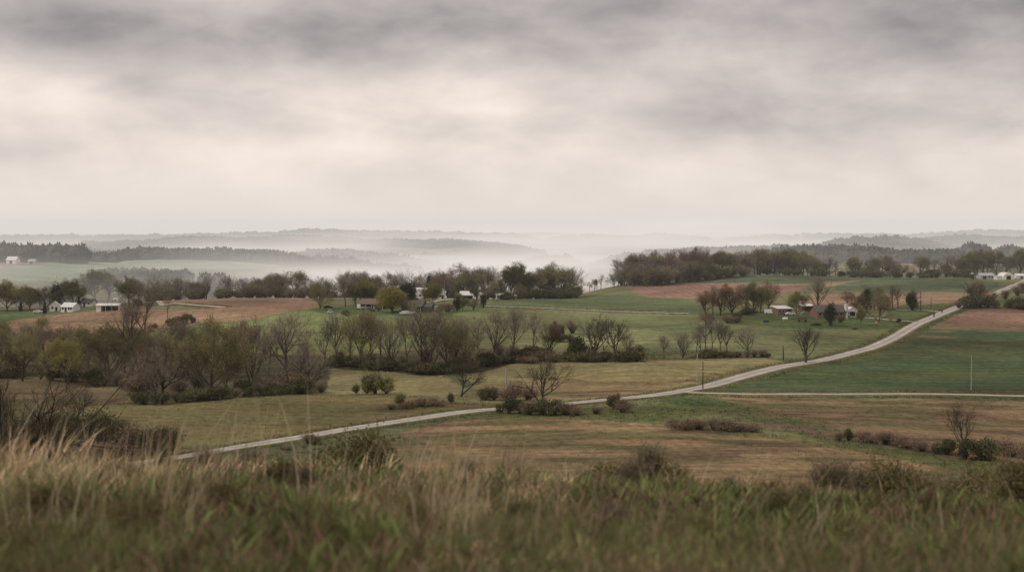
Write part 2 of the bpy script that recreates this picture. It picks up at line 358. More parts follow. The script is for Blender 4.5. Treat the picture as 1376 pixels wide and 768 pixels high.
base[:] = base * (1 - .8 * wood[..., None]) + np.array((.06, .06, .045)) * .8 * wood[..., None]

m, nt, b = new_mat('field_ground')
ge = N(nt, 'ShaderNodeNewGeometry'); at_ = N(nt, 'ShaderNodeAttribute', attribute_name='tone'); ar = N(nt, 'ShaderNodeAttribute', attribute_name='rows'); ak = N(nt, 'ShaderNodeAttribute', attribute_name='row_strength'); ag = N(nt, 'ShaderNodeAttribute', attribute_name='grassy')
pos = ge.outputs['Position']
fl = N(nt, 'ShaderNodeVectorMath', operation='MULTIPLY'); nt.links.new(pos, fl.inputs[0]); fl.inputs[1].default_value = (1, 1, .2)
P_ = fl.outputs[0]
n1 = noise(nt, P_, .055, 5, .6); n2 = noise(nt, P_, .42, 5, .65); n3 = noise(nt, P_, 3.1, 3, .6)
st = N(nt, 'ShaderNodeVectorMath', operation='MULTIPLY'); nt.links.new(pos, st.inputs[0]); st.inputs[1].default_value = (.10, .9, .3)
n4 = noise(nt, st.outputs[0], .5, 4, .6)
s = math_(nt, 'MULTIPLY_ADD', n1, .9); nt.nodes[-1].inputs[2].default_value = .55
s = math_(nt, 'MULTIPLY', s, math_(nt, 'MULTIPLY_ADD', n2, 1.7)); nt.nodes[-2].inputs[2].default_value = .15
s = math_(nt, 'MULTIPLY', s, math_(nt, 'MULTIPLY_ADD', n3, .7)); nt.nodes[-2].inputs[2].default_value = .65
s = math_(nt, 'MULTIPLY', s, math_(nt, 'MULTIPLY_ADD', n4, 1.1)); nt.nodes[-2].inputs[2].default_value = .45
wob = math_(nt, 'MULTIPLY_ADD', n1, .8); nt.links.new(ar.outputs['Fac'], nt.nodes[-1].inputs[2])
w_ = math_(nt, 'SINE', math_(nt, 'MULTIPLY', wob, 2 * PI))
w_ = math_(nt, 'MULTIPLY_ADD', math_(nt, 'MULTIPLY', w_, math_(nt, 'MULTIPLY', ak.outputs['Fac'], math_(nt, 'MULTIPLY', n1, .7))), math_(nt, 'MULTIPLY_ADD', n2, 1.6)); nt.nodes[-1].inputs[2].default_value = 1.0
s = math_(nt, 'MULTIPLY', s, w_)
c = scalec(nt, at_.outputs['Color'], s)
gr = N(nt, 'ShaderNodeMapRange'); nt.links.new(n2, gr.inputs[0]); gr.inputs[1].default_value = .45; gr.inputs[2].default_value = .7
gk = math_(nt, 'MULTIPLY', gr.outputs[0], math_(nt, 'MULTIPLY', ag.outputs['Fac'], .35))
c = mixc(nt, gk, c, (.17, .13, .065))
nt.links.new(c, b.inputs['Base Color']); b.inputs['Specular IOR Level'].default_value = .03; b.inputs['Roughness'].default_value = 1
bp = N(nt, 'ShaderNodeBump'); bp.inputs['Strength'].default_value = .5; bp.inputs['Distance'].default_value = .25; nt.links.new(n3, bp.inputs['Height']); nt.links.new(bp.outputs[0], b.inputs['Normal'])
ni, nj = X.shape
idx = np.arange(ni * nj).reshape(ni, nj)
quads = np.stack([idx[:-1, :-1], idx[1:, :-1], idx[1:, 1:], idx[:-1, 1:]], -1).reshape(-1, 4)
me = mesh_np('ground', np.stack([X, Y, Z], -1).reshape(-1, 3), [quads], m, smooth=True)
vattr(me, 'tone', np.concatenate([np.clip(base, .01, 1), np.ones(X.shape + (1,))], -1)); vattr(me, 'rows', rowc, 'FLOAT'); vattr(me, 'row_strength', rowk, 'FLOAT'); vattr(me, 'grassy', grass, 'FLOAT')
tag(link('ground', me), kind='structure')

# ---------------------------------------------------------------- roads draped on the ground
def catmull(P, n=14):
    P = np.array(P, float); Q = np.concatenate([[2 * P[0] - P[1]], P, [2 * P[-1] - P[-2]]]); out = []
    for i in range(1, len(Q) - 2):
        for t in np.linspace(0, 1, n, endpoint=False):
            a, b_, c_, d = Q[i - 1], Q[i], Q[i + 1], Q[i + 2]
            out.append(.5 * (2 * b_ + (c_ - a) * t + (2 * a - 5 * b_ + 4 * c_ - d) * t * t + (3 * b_ - a - 3 * c_ + d) * t ** 3))
    return np.array(out + [P[-1]])
def roadmat(name, c, c2, edge):
    m, nt, b = new_mat(name)
    a = N(nt, 'ShaderNodeAttribute', attribute_name='across'); g = N(nt, 'ShaderNodeNewGeometry')
    n1 = noise(nt, g.outputs['Position'], .25, 5); n2 = noise(nt, g.outputs['Position'], 2.5, 3)
    x = math_(nt, 'ABSOLUTE', a.outputs['Fac'])
    tr = math_(nt, 'ABSOLUTE', math_(nt, 'SUBTRACT', x, .5))
    r = N(nt, 'ShaderNodeMapRange'); nt.links.new(tr, r.inputs[0]); r.inputs[1].default_value = .05; r.inputs[2].default_value = .22
    k = mixc(nt, r.outputs[0], c2, c)
    e = N(nt, 'ShaderNodeMapRange'); nt.links.new(math_(nt, 'ADD', x, math_(nt, 'MULTIPLY', n2, .55)), e.inputs[0]); e.inputs[1].default_value = 1.0; e.inputs[2].default_value = 1.2
    k = mixc(nt, e.outputs[0], k, edge)
    s = math_(nt, 'MULTIPLY_ADD', n1, .9); nt.nodes[-1].inputs[2].default_value = .48
    s = math_(nt, 'MULTIPLY', s, math_(nt, 'MULTIPLY_ADD', n2, .4)); nt.nodes[-2].inputs[2].default_value = .85
    nt.links.new(scalec(nt, k, s), b.inputs['Base Color']); b.inputs['Roughness'].default_value = .85
    return m
M_ROAD = roadmat('worn_pale_asphalt', (.36, .32, .275), (.50, .46, .41), (.15, .135, .075))
M_GRAV = roadmat('pale_gravel', (.38, .33, .27), (.44, .39, .325), (.16, .145, .08))
def road(name, px, w, mat, dmin=60, lift=.1, dist=None):
    P = [hit(u, v, dmin)[:2] for u, v in px] if dist is None else [at(u, d)[:2] for (u, _), d in zip(px, dist)]
    P = catmull(P); seg = np.hypot(*np.diff(P, axis=0).T); L = np.concatenate([[0], np.cumsum(seg)])
    q = np.arange(0, L[-1], 1.6); P = np.stack([np.interp(q, L, P[:, 0]), np.interp(q, L, P[:, 1])], 1)
    for _ in range(12): P[1:-1] = (P[:-2] + 2 * P[1:-1] + P[2:]) / 4
    t = np.gradient(P, axis=0); t /= np.linalg.norm(t, axis=1)[:, None]; nrm = np.stack([-t[:, 1], t[:, 0]], 1)
    zc = height(P[:, 0], P[:, 1])
    ac = np.array([-1.12, -1, -.6, -.2, .2, .6, 1, 1.12]); V = []; A = []
    for a in ac:
        p = P + nrm * (a * w / 2); z = height(p[:, 0], p[:, 1])
        z = np.maximum(z, .5 * z + .5 * zc) + (lift + .05 * (1 - a * a) if abs(a) <= 1 else -.15)
        V.append(np.stack([p[:, 0], p[:, 1], z], 1)); A.append(np.full(len(p), a))
    V = np.stack(V, 1); n, kk = V.shape[:2]; ix = np.arange(n * kk).reshape(n, kk)
    qd = np.stack([ix[:-1, :-1], ix[1:, :-1], ix[1:, 1:], ix[:-1, 1:]], -1).reshape(-1, 4)
    me = mesh_np(name, V.reshape(-1, 3), [qd], mat, smooth=True); vattr(me, 'across', np.stack(A, 1), 'FLOAT')
    return tag(link(name, me), kind='structure')
road('country_road', [(140, 629), (200, 620), (300, 604), (400, 588), (500, 571.5), (600, 556.5), (676, 549), (760, 542.5), (850, 534), (920, 524.5), (980, 511), (1060, 491), (1130, 478), (1190, 459), (1240, 432), (1290, 411.5), (1312, 403), (1345, 391), (1376, 378), (1392, 371)], 6.3, M_ROAD)
road('gravel_road', [(918, 526.5), (950, 528.5), (1000, 529.5), (1100, 529.5), (1200, 529.5), (1290, 530), (1376, 532), (1480, 535)], 3.6, M_GRAV, lift=.13)
road('farm_track', [(652, 411), (700, 412.5), (760, 415), (820, 418), (870, 419.5), (928, 420.5)], 4.0, M_GRAV)
road('driveway', [(1133, 425), (1160, 426.5), (1190, 429), (1217, 431.5), (1236, 433)], 4.4, M_GRAV)
road('driveway', [(1204, 416), (1230, 416.6), (1255, 417.5), (1266, 420)], 3.5, M_GRAV)
road('farm_track', [(200, 403.5), (214, 405), (232, 407), (260, 409.5), (303, 413.5)], 3.6, M_GRAV)
road('driveway', [(574, 406), (592, 403.5), (613, 401)], 4.5, M_GRAV)

# ---------------------------------------------------------------- sky, sun, haze
SUN_EL, SUN_AZ = math.radians(44), math.radians(-112)      # azimuth from +y towards +x
w = bpy.data.worlds.new('World'); SC.world = w; w.use_nodes = True; nt = w.node_tree; nt.nodes.clear()
out = N(nt, 'ShaderNodeOutputWorld'); bg = N(nt, 'ShaderNodeBackground'); nt.links.new(bg.outputs[0], out.inputs[0])
SKY_STR = .1; bg.inputs['Strength'].default_value = SKY_STR
sk = N(nt, 'ShaderNodeTexSky', sky_type='NISHITA'); sk.sun_disc = False; sk.sun_elevation = SUN_EL; sk.sun_rotation = SUN_AZ
tc = N(nt, 'ShaderNodeTexCoord'); D_ = tc.outputs['Generated']
sep = N(nt, 'ShaderNodeSeparateXYZ'); nt.links.new(D_, sep.inputs[0])
el = math_(nt, 'MAXIMUM', sep.outputs[2], 0.0)
az = math_(nt, 'ARCTAN2', sep.outputs[0], sep.outputs[1])
# cloud deck seen low over the horizon: lumps wider than they are tall
cv = N(nt, 'ShaderNodeCombineXYZ'); nt.links.new(math_(nt, 'MULTIPLY', az, 6.5), cv.inputs[0]); nt.links.new(math_(nt, 'MULTIPLY', el, 14.5), cv.inputs[1])
nw = N(nt, 'ShaderNodeTexNoise'); nw.inputs['Scale'].default_value = 1.3; nw.inputs['Detail'].default_value = 3; nt.links.new(cv.outputs[0], nw.inputs['Vector'])
wv = N(nt, 'ShaderNodeVectorMath', operation='MULTIPLY_ADD'); nt.links.new(nw.outputs['Color'], wv.inputs[0]); wv.inputs[1].default_value = (.35, .3, 0); nt.links.new(cv.outputs[0], wv.inputs[2])
c1 = noise(nt, wv.outputs[0], 1.0, 5, .48); c2 = noise(nt, wv.outputs[0], 2.4, 4, .5)
def bump(u, v, wu, wv_, amt):    # a broad lighter or darker stretch of the cloud deck, by bearing and elevation
    a0 = (u - 688) / F; e0 = (312 - v) / F
    q = math_(nt, 'ADD', math_(nt, 'POWER', math_(nt, 'DIVIDE', math_(nt, 'SUBTRACT', az, a0), wu / F), 2.0), math_(nt, 'POWER', math_(nt, 'DIVIDE', math_(nt, 'SUBTRACT', el, e0), wv_ / F), 2.0))
    return math_(nt, 'MULTIPLY', math_(nt, 'EXPONENT', math_(nt, 'MULTIPLY', q, -1.0)), amt)
d = math_(nt, 'MULTIPLY_ADD', c1, .75); nt.nodes[-1].inputs[2].default_value = -.375
d = math_(nt, 'ADD', d, math_(nt, 'MULTIPLY_ADD', c2, .36)); nt.nodes[-2].inputs[2].default_value = -.18
c3 = noise(nt, wv.outputs[0], 6.5, 5, .55)
d = math_(nt, 'ADD', d, math_(nt, 'MULTIPLY_ADD', c3, .10)); nt.nodes[-2].inputs[2].default_value = -.05
BUMPS = [(150, 60, 380, 36, -.20), (700, 20, 520, 42, -.14), (1120, 165, 520, 36, -.15), (1300, 95, 320, 55, -.14), (960, 118, 110, 34, .10), (1330, 40, 330, 60, -.18), (700, 85, 420, 30, -.10), (520, 130, 330, 50, .16), (60, 140, 160, 25, .10), (430, 205, 260, 20, .14), (205, 128, 50, 16, -.16), (980, 80, 260, 26, .10), (60, 208, 160, 16, -.09), (640, 150, 60, 10, .10)]
for B in BUMPS: d = math_(nt, 'ADD', d, bump(*B))
gr = N(nt, 'ShaderNodeMapRange'); nt.links.new(el, gr.inputs[0]); gr.inputs[1].default_value = .0; gr.inputs[2].default_value = .17; gr.inputs[3].default_value = .80; gr.inputs[4].default_value = .57; gr.interpolation_type = 'SMOOTHSTEP'
fade = N(nt, 'ShaderNodeMapRange'); nt.links.new(el, fade.inputs[0]); fade.inputs[1].default_value = .005; fade.inputs[2].default_value = .07; fade.inputs[3].default_value = .15; fade.inputs[4].default_value = 1
k = math_(nt, 'ADD', gr.outputs[0], math_(nt, 'MULTIPLY', math_(nt, 'MULTIPLY', d, fade.outputs[0]), .92))
k = math_(nt, 'MAXIMUM', k, .2)
tw = N(nt, 'ShaderNodeMapRange'); nt.links.new(k, tw.inputs[0]); tw.inputs[1].default_value = .25; tw.inputs[2].default_value = .74
tint = mixc(nt, tw.outputs[0], (1.02, .95, .945), (1.10, .965, .88))
cloud = scalec(nt, scalec(nt, tint, k), 1 / SKY_STR)
w.cycles.sampling_method = 'MANUAL'; w.cycles.sample_map_resolution = 256
mx = mixc(nt, .97, sk.outputs[0], cloud)
nt.links.new(mx, bg.inputs['Color'])

sl = bpy.data.lights.new('sun', 'SUN'); sl.energy = 1.5; sl.angle = math.radians(18); sl.color = (1, .95, .88)
so = bpy.data.objects.new('sun', sl); COL.objects.link(so)
sd = Vector((math.sin(SUN_AZ) * math.cos(SUN_EL), math.cos(SUN_AZ) * math.cos(SUN_EL), math.sin(SUN_EL)))
so.rotation_euler = sd.to_track_quat('Z', 'Y').to_euler(); so.location = (0, 0, 80)

m = bpy.data.materials.new('morning_haze'); m.use_nodes = True; nt = m.node_tree; nt.nodes.clear()
out = N(nt, 'ShaderNodeOutputMaterial'); ad = N(nt, 'ShaderNodeAddShader'); ab = N(nt, 'ShaderNodeVolumeAbsorption'); em = N(nt, 'ShaderNodeEmission')
ab.inputs['Color'].default_value = (0, 0, 0, 1)
nt.links.new(ab.outputs[0], ad.inputs[0]); nt.links.new(em.outputs[0], ad.inputs[1]); nt.links.new(ad.outputs[0], out.inputs['Volume'])
ge = N(nt, 'ShaderNodeNewGeometry'); sp = N(nt, 'ShaderNodeSeparateXYZ'); nt.links.new(ge.outputs['Position'], sp.inputs[0])
px_, py_, pz_ = sp.outputs
on = N(nt, 'ShaderNodeMapRange'); nt.links.new(py_, on.inputs[0]); on.inputs[1].default_value = 880; on.inputs[2].default_value = 1600; on.interpolation_type = 'SMOOTHSTEP'
hz = math_(nt, 'EXPONENT', math_(nt, 'MULTIPLY', math_(nt, 'MAXIMUM', math_(nt, 'ADD', pz_, 58), 0.0), -1 / 20))
sv = N(nt, 'ShaderNodeVectorMath', operation='MULTIPLY'); nt.links.new(ge.outputs['Position'], sv.inputs[0]); sv.inputs[1].default_value = (1 / 420, 1 / 520, 1 / 45)
nz = noise(nt, sv.outputs[0], 1.0, 2, .6)
nr = N(nt, 'ShaderNodeMapRange'); nt.links.new(nz, nr.inputs[0]); nr.inputs[1].default_value = .40; nr.inputs[2].default_value = .62
lat = N(nt, 'ShaderNodeMapRange'); nt.links.new(math_(nt, 'ABSOLUTE', math_(nt, 'SUBTRACT', px_, math_(nt, 'MULTIPLY', py_, .01))), lat.inputs[0]); lat.inputs[1].default_value = 100; lat.inputs[2].default_value = 900; lat.inputs[3].default_value = 1; lat.inputs[4].default_value = .35
mist = math_(nt, 'MULTIPLY', math_(nt, 'MULTIPLY', on.outputs[0], hz), math_(nt, 'MULTIPLY', nr.outputs[0], lat.outputs[0]))
mist = math_(nt, 'MULTIPLY', mist, .0065)
# one bank drifting above the ridge on the right
def wisp(x, y, z, sx, sy, sz, amt):
    q = None
    for p, c0, s0 in ((px_, x, sx), (py_, y, sy), (pz_, z, sz)):
        t = math_(nt, 'POWER', math_(nt, 'DIVIDE', math_(nt, 'SUBTRACT', p, c0), s0), 2.0); q = t if q is None else math_(nt, 'ADD', q, t)
    return math_(nt, 'MULTIPLY', math_(nt, 'MULTIPLY', math_(nt, 'EXPONENT', math_(nt, 'MULTIPLY', q, -1.0)), nr.outputs[0]), amt)
mist = math_(nt, 'ADD', mist, wisp(-420, 1300, -46, 520, 210, 17, .0036))
mist = math_(nt, 'ADD', mist, wisp(-550, 2350, -42, 900, 280, 22, .004))
mist = math_(nt, 'ADD', mist, wisp(560, 1780, -42, 560, 240, 17, .003))
mist = math_(nt, 'ADD', mist, wisp(50, 1480, -45, 280, 220, 17, .006))
mist = math_(nt, 'ADD', mist, wisp(380, 2700, 8, 170, 220, 15, .0075))
mist = math_(nt, 'ADD', mist, wisp(-20, 2700, -20, 300, 300, 20, .0048))
mist = math_(nt, 'ADD', mist, wisp(250, 3400, -18, 420, 300, 14, .003))
air = N(nt, 'ShaderNodeMapRange'); nt.links.new(py_, air.inputs[0]); air.inputs[1].default_value = 480; air.inputs[2].default_value = 1200; air.inputs[3].default_value = .00003; air.inputs[4].default_value = .00029
thin = math_(nt, 'MINIMUM', math_(nt, 'EXPONENT', math_(nt, 'MULTIPLY', math_(nt, 'ADD', pz_, 40), -1 / 90)), 1.2)
dens = math_(nt, 'ADD', mist, math_(nt, 'MULTIPLY', air.outputs[0], thin))
nt.links.new(dens, ab.inputs['Density'])
nt.links.new(mixc(nt, math_(nt, 'DIVIDE', mist, dens, True), (.69, .655, .625), (.83, .76, .70)), em.inputs['Color'])
nt.links.new(dens, em.inputs['Strength'])  # haze glows by itself, standing in for daylight scattered in it
m.cycles.volume_step_rate = .17
x0, x1, y0, y1, z0, z1 = -9000, 9000, -40, 15500, -200, 120
V = [(x, y, z) for x in (x0, x1) for y in (y0, y1) for z in (z0, z1)]
me = mesh_np('haze', V, [np.array([(0, 1, 3, 2), (4, 6, 7, 5), (0, 4, 5, 1), (2, 3, 7, 6), (0, 2, 6, 4), (1, 5, 7, 3)])], m)
tag(link('haze', me), 'pale morning haze and mist lying over the far valleys', 'haze', kind='stuff')

SC.view_settings.view_transform = 'Standard'; SC.view_settings.look = 'None'; SC.view_settings.exposure = 0
SC.render.engine = 'CYCLES'; cy = SC.cycles
cy.use_denoising = True; cy.max_bounces = 4; cy.diffuse_bounces = 3; cy.glossy_bounces = 1; cy.transparent_max_bounces = 8; cy.volume_bounces = 0
cy.volume_step_rate = 1.0; cy.volume_max_steps = 400
cy.use_adaptive_sampling = True; cy.adaptive_threshold = .015
try: cy.denoiser = 'OPENIMAGEDENOISE'; cy.denoising_input_passes = 'RGB_ALBEDO_NORMAL'
except Exception: pass
# ================================================================ plants
M_BARK = plantmat('grey_bark', (.070, .056, .044), (.135, .112, .09), .35, 0, .6)
M_BARKD = plantmat('dark_bark', (.034, .028, .023), (.066, .054, .044), .25, 0, .6)
M_TWIG = plantmat('bare_twigs', (.20, .166, .136), (.31, .262, .21), .34, 0)
M_TWIGD = plantmat('dark_twigs', (.058, .045, .035), (.095, .073, .055), .2, 0)
M_TWIGR = plantmat('reddish_twigs', (.175, .130, .102), (.25, .19, .152), .3, 0)
M_BUD = plantmat('opening_buds', (.21, .18, .075), (.28, .235, .105), .25, .2)
M_OLIVE = plantmat('olive_leaves', (.13, .128, .052), (.25, .225, .092), .36, .25, .4)
M_YEL = plantmat('yellow_green_leaves', (.22, .195, .058), (.30, .26, .085), .15, .25, .4)
M_RED = plantmat('red_brown_leaves', (.15, .095, .058), (.215, .14, .082), .3, .2, .4)
M_CON = plantmat('conifer_needles', (.028, .036, .024), (.055, .068, .04), .2, 0, .5)
M_BUSH = plantmat('dark_bush_leaves', (.060, .066, .030), (.135, .125, .058), .3, .15, .9)
M_DRY = plantmat('dead_weed_stems', (.16, .11, .075), (.24, .17, .11), .2, 0, .7)
M_FAR = plantmat('distant_wood', (.066, .064, .052), (.14, .13, .092), .1, 0, .012)
M_FARD = plantmat('distant_evergreen_wood', (.058, .060, .048), (.115, .11, .08), .1, 0, .02)

class Tree:
    """tapered tubes for trunk and limbs, thin slips for twigs, small leaf faces at the twig ends"""
    def __init__(s, seed):
        s.r = random.Random(seed); s.tv = []; s.tf = []; s.cv = []; s.cf3 = []; s.cf4 = []; s.tips = []; s.lm = []
    def tube(s, pts, rad, k):
        n0 = len(s.tv); n = len(pts)
        for i, p in enumerate(pts):
            d = (pts[min(i + 1, n - 1)] - pts[max(i - 1, 0)]).normalized()
            a = d.cross(Vector((.31, .17, .93)) if abs(d.z) < .9 else Vector((1, .1, 0))).normalized(); b = d.cross(a)
            for j in range(k):
                t = 2 * PI * j / k; s.tv.append(p + (a * math.cos(t) + b * math.sin(t)) * rad[i])
        for i in range(n - 1):
            for j in range(k):
                s.tf.append((n0 + i * k + j, n0 + i * k + (j + 1) % k, n0 + (i + 1) * k + (j + 1) % k, n0 + (i + 1) * k + j))
    def slip(s, p, q, w):
        d = q - p; a = d.cross(Vector((s.r.uniform(-1, 1), s.r.uniform(-1, 1), s.r.uniform(-1, 1))))
        if a.length < 1e-6: return
        a = a.normalized() * w; m = p + d * .55 + Vector((s.r.uniform(-1, 1), s.r.uniform(-1, 1), s.r.uniform(-.3, 1))) * d.length * .08
        n0 = len(s.cv); s.cv += [p - a, p + a, m + a * .7, m - a * .7, q]
        s.cf4.append((n0, n0 + 1, n0 + 2, n0 + 3)); s.cf3.append((n0 + 3, n0 + 2, n0 + 4))
    def branch(s, p, d, L, r, lev, o):
        R = s.r; n = 5 if lev < 2 else 3; pts = [p]; d = d.normalized(); step = L / n
        for i in range(n):
            d = (d + Vector((R.uniform(-1, 1), R.uniform(-1, 1), R.uniform(-1, 1))) * o['wob'] * (1 + .4 * lev) + Vector((0, 0, o['up'])) * (.5 if lev else 0)).normalized()
            pts.append(pts[-1] + d * step)
        rad = [max(r * (1 - .62 * i / n), .012) for i in range(n + 1)]
        s.tube(pts, rad, (6, 5, 4, 3)[min(lev, 3)])
        if lev >= o['lev']:
            s.twigs(pts, o); return
        nb = o['nb'][lev]
        for i in range(nb):
            t = R.uniform(.35 if lev else o['bole'], 1.0) if i < nb - 1 else 1.0
            f = t * n; k = min(int(f), n - 1); q = pts[k].lerp(pts[k + 1], f - k)
            dd = (pts[k + 1] - pts[k]).normalized()
            az = R.uniform(0, 2 * PI) if lev else 2 * PI * (i * .382 + R.uniform(-.06, .06))
            sp = math.radians(R.uniform(*o['spread'][lev])) if i < nb - 1 else math.radians(R.uniform(3, 14))
            a = dd.cross(Vector((math.cos(az), math.sin(az), .2))).normalized()
            nd = Matrix.Rotation(sp, 3, a) @ dd
            nd = Matrix.Rotation(az, 3, dd) @ nd if lev else nd
            s.branch(q, nd, L * R.uniform(*o['len'][lev]) * (1.25 - .62 * t if lev == 0 else 1), max(r * (1 - .62 * t) * R.uniform(.55, .8), .02), lev + 1, o)
    def twigs(s, pts, o):
        R = s.r
        for i in range(o['twigs']):
            k = R.randrange(len(pts) - 1); p = pts[k].lerp(pts[k + 1], R.random()); d0 = (pts[k + 1] - pts[k]).normalized()
            d = (d0 + Vector((R.uniform(-1, 1), R.uniform(-1, 1), R.uniform(-.5, 1))) * .8).normalized()
            q = p + d * R.uniform(.5, 1.25) * o['tl']; s.slip(p, q, o['tw'])
            for _ in range(2):
                d2 = (d + Vector((R.uniform(-1, 1), R.uniform(-1, 1), R.uniform(-.5, 1))) * .8).normalized(); m = p.lerp(q, R.uniform(.3, .9)); q2 = m + d2 * R.uniform(.35, .8) * o['tl']; s.slip(m, q2, o['tw'] * .7); s.tips.append(q2)
            s.tips.append(q)
    def leaves(s, per, size, spread, keep=1.0):
        R = s.r
        for t in s.tips:
            if R.random() > keep: continue
            for _ in range(per):
                s.leaf(t + Vector((R.gauss(0, 1), R.gauss(0, 1), R.gauss(0, .8))) * spread, size * R.uniform(.6, 1.35))
    def leaf(s, p, z):
        R = s.r; a = Vector((R.gauss(0, 1), R.gauss(0, 1), R.gauss(0, 1))).normalized(); b = a.cross(Vector((R.gauss(0, 1), R.gauss(0, 1), R.gauss(0, 1)))).normalized() * z * .5; a = a * z * .75
        n0 = len(s.cv); s.cv += [p - a, p + b, p + a, p - b]; s.lm.append(len(s.cf4)); s.cf4.append((n0, n0 + 1, n0 + 2, n0 + 3))
    def done(s, name, bark, twig, leafm, H=15.0):
        zz = [p.z for p in s.cv]; zz.sort(); top = zz[int(len(zz) * .965)] if zz else max(p.z for p in s.tv)
        k = H / top
        tm = mesh_np(name + '_trunk', [p * k for p in s.tv], [np.array(s.tf)], bark, smooth=True) if s.tf else None
        mi = np.zeros(len(s.cf4) + len(s.cf3), int); mi[s.lm] = 1
        fs = [np.array(s.cf4).reshape(-1, 4)] + ([np.array(s.cf3)] if s.cf3 else [])
        cm = mesh_np(name + '_crown', [p * k for p in s.cv], fs, [twig, leafm], midx=mi) if s.cv else None
        xs = sorted(abs(p.x) for p in s.cv); return dict(t=tm, c=cm, H=H, w=2 * xs[int(len(xs) * .97)] * k)
def tree(seed, bark, twig, leafm, leaf=None, **kw):
    o = dict(lev=3, nb=(7, 5, 5), bole=.32, spread=((22, 42), (25, 55), (25, 60)), len=((.55, .8), (.42, .62), (.4, .6)), wob=.10, up=.12, twigs=7, tl=1.0, tw=.016, r=.36, L=9.0); o.update(kw)
    t = Tree(seed); t.branch(Vector((0, 0, -.5)), Vector((t.r.uniform(-.05, .05), t.r.uniform(-.05, .05), 1)), o['L'], o['r'], 0, o)
    if leaf: t.leaves(*leaf)
    return t.done('tree', bark, twig, leafm)
def bush(seed, twig, leafm, W, H, n, size, bark=None, lumps=7, stems=26):
    """many stems from one foot, leaf faces gathered in uneven lumps"""
    t = Tree(seed); R = t.r; cs = []
    for i in range(lumps):
        a = R.uniform(0, 2 * PI); q = R.uniform(0, .36) * W; h = R.uniform(.30, .72) * H * (1 - .5 * q / W); cs.append((Vector((math.cos(a) * q, math.sin(a) * q, h)), R.uniform(.16, .26) * W, R.uniform(.2, .32) * H))
    for i in range(stems):
        c = R.choice(cs); p = Vector((R.uniform(-.06, .06) * W, R.uniform(-.06, .06) * W, -.1)); q = c[0] + Vector((R.gauss(0, .5) * c[1], R.gauss(0, .5) * c[1], R.uniform(.2, 1.25) * c[2])); m = p.lerp(q, .5) + Vector((R.uniform(-.1, .1) * W, R.uniform(-.1, .1) * W, .08 * H)); t.tube([p, m, q], [.035 * H / 3, .022 * H / 3, .008 * H / 3], 3)
        for _ in range(7):
            b = m.lerp(q, R.uniform(0, 1)); t.slip(b, b + Vector((R.gauss(0, 1), R.gauss(0, 1), R.gauss(.5, .8))).normalized() * R.uniform(.16, .42) * H, .008 * max(H / 3, .6)); t.leaf(t.cv[-1] + Vector((R.gauss(0, .02), R.gauss(0, .02), 0)) * H, size); t.leaf(b.lerp(t.cv[-5], .6), size * .8)
    for i in range(int(n * .72)):
        c = R.choice(cs); v = Vector((R.gauss(0, 1), R.gauss(0, 1), R.gauss(0, 1))).normalized() * R.uniform(.35, 1.0) ** .7 * R.choice((1, 1, 1.35)); p = c[0] + Vector((v.x * c[1], v.y * c[1], v.z * c[2]))
        if p.z < .04 * H: p.z = R.uniform(.03, .25) * H
        t.leaf(p, size * R.uniform(.6, 1.4))
    return t.done('bush', bark or M_BARKD, twig, leafm, H)
def conifer(seed, H=12.0, W=4.2):
    t = Tree(seed); R = t.r; t.tube([Vector((0, 0, -.3)), Vector((.05, 0, H * .5)), Vector((0, .05, H))], [.2, .12, .02], 5)
    for i in range(330):
        h = .05 + .95 * R.random() ** 1.25; z = h * H; L = W / 2 * (1 - h) ** .75 * R.uniform(.75, 1.12) + .15; a = R.uniform(0, 2 * PI); d = Vector((math.cos(a), math.sin(a), R.uniform(-.25, .2))); p = Vector((0, 0, z))
        t.slip(p, p + d * L, .02)
        for k in range(9):
            f = R.uniform(.35, 1.05); c = p + d * L * f; t.leaf(c + Vector((R.gauss(0, .12), R.gauss(0, .12), R.gauss(-.08, .12))), R.uniform(.22, .5))
    return t.done('conifer', M_BARKD, M_BARKD, M_CON, H)
KINDS = {}
LIMB = dict(L=11.0, nb=(11, 6, 5), len=((.46, .74), (.45, .65), (.4, .6)), twigs=5, tl=1.25, tw=.012)
def trees(seeds, twig, leafm, leaf, bark=None, **kw): return [tree(q, bark or M_BARK, twig, leafm, leaf=leaf, **{**LIMB, **kw}) for q in seeds]
KINDS['bare'] = trees((1,), M_TWIG, M_BUD, (1, .10, .1, .10), bole=.26, spread=((20, 42), (25, 50), (25, 60))) + trees((2,), M_TWIG, M_BUD, (1, .1, .1, .1), bole=.38, spread=((26, 50), (25, 55), (25, 60))) + trees((4,), M_TWIG, M_BUD, (1, .1, .1, .12), nb=(8, 6, 5), bole=.3, spread=((24, 56), (30, 60), (25, 60)), wob=.15) + trees((3,), M_TWIG, M_BUD, (1, .1, .1, .12), bole=.2, spread=((18, 36), (22, 45), (25, 60)))
KINDS['dark'] = trees((5, 6), M_TWIGD, M_BUD, (1, .09, .1, .06), bark=M_BARKD, bole=.22, spread=((26, 58), (28, 55), (25, 60)), r=.42, L=9.5, len=((.6, .9), (.45, .65), (.4, .6)))
KINDS['darkwide'] = trees((7, 8), M_TWIGD, M_BUD, (1, .09, .1, .06), bark=M_BARKD, bole=.1, spread=((40, 70), (28, 55), (25, 60)), r=.42, L=6.5, len=((.95, 1.35), (.45, .65), (.4, .6)), up=.16)
KINDS['slim'] = trees((11, 12), M_TWIG, M_BUD, (1, .10, .1, .12), nb=(7, 5, 4), bole=.35, spread=((16, 32), (20, 48), (25, 60)), L=10)
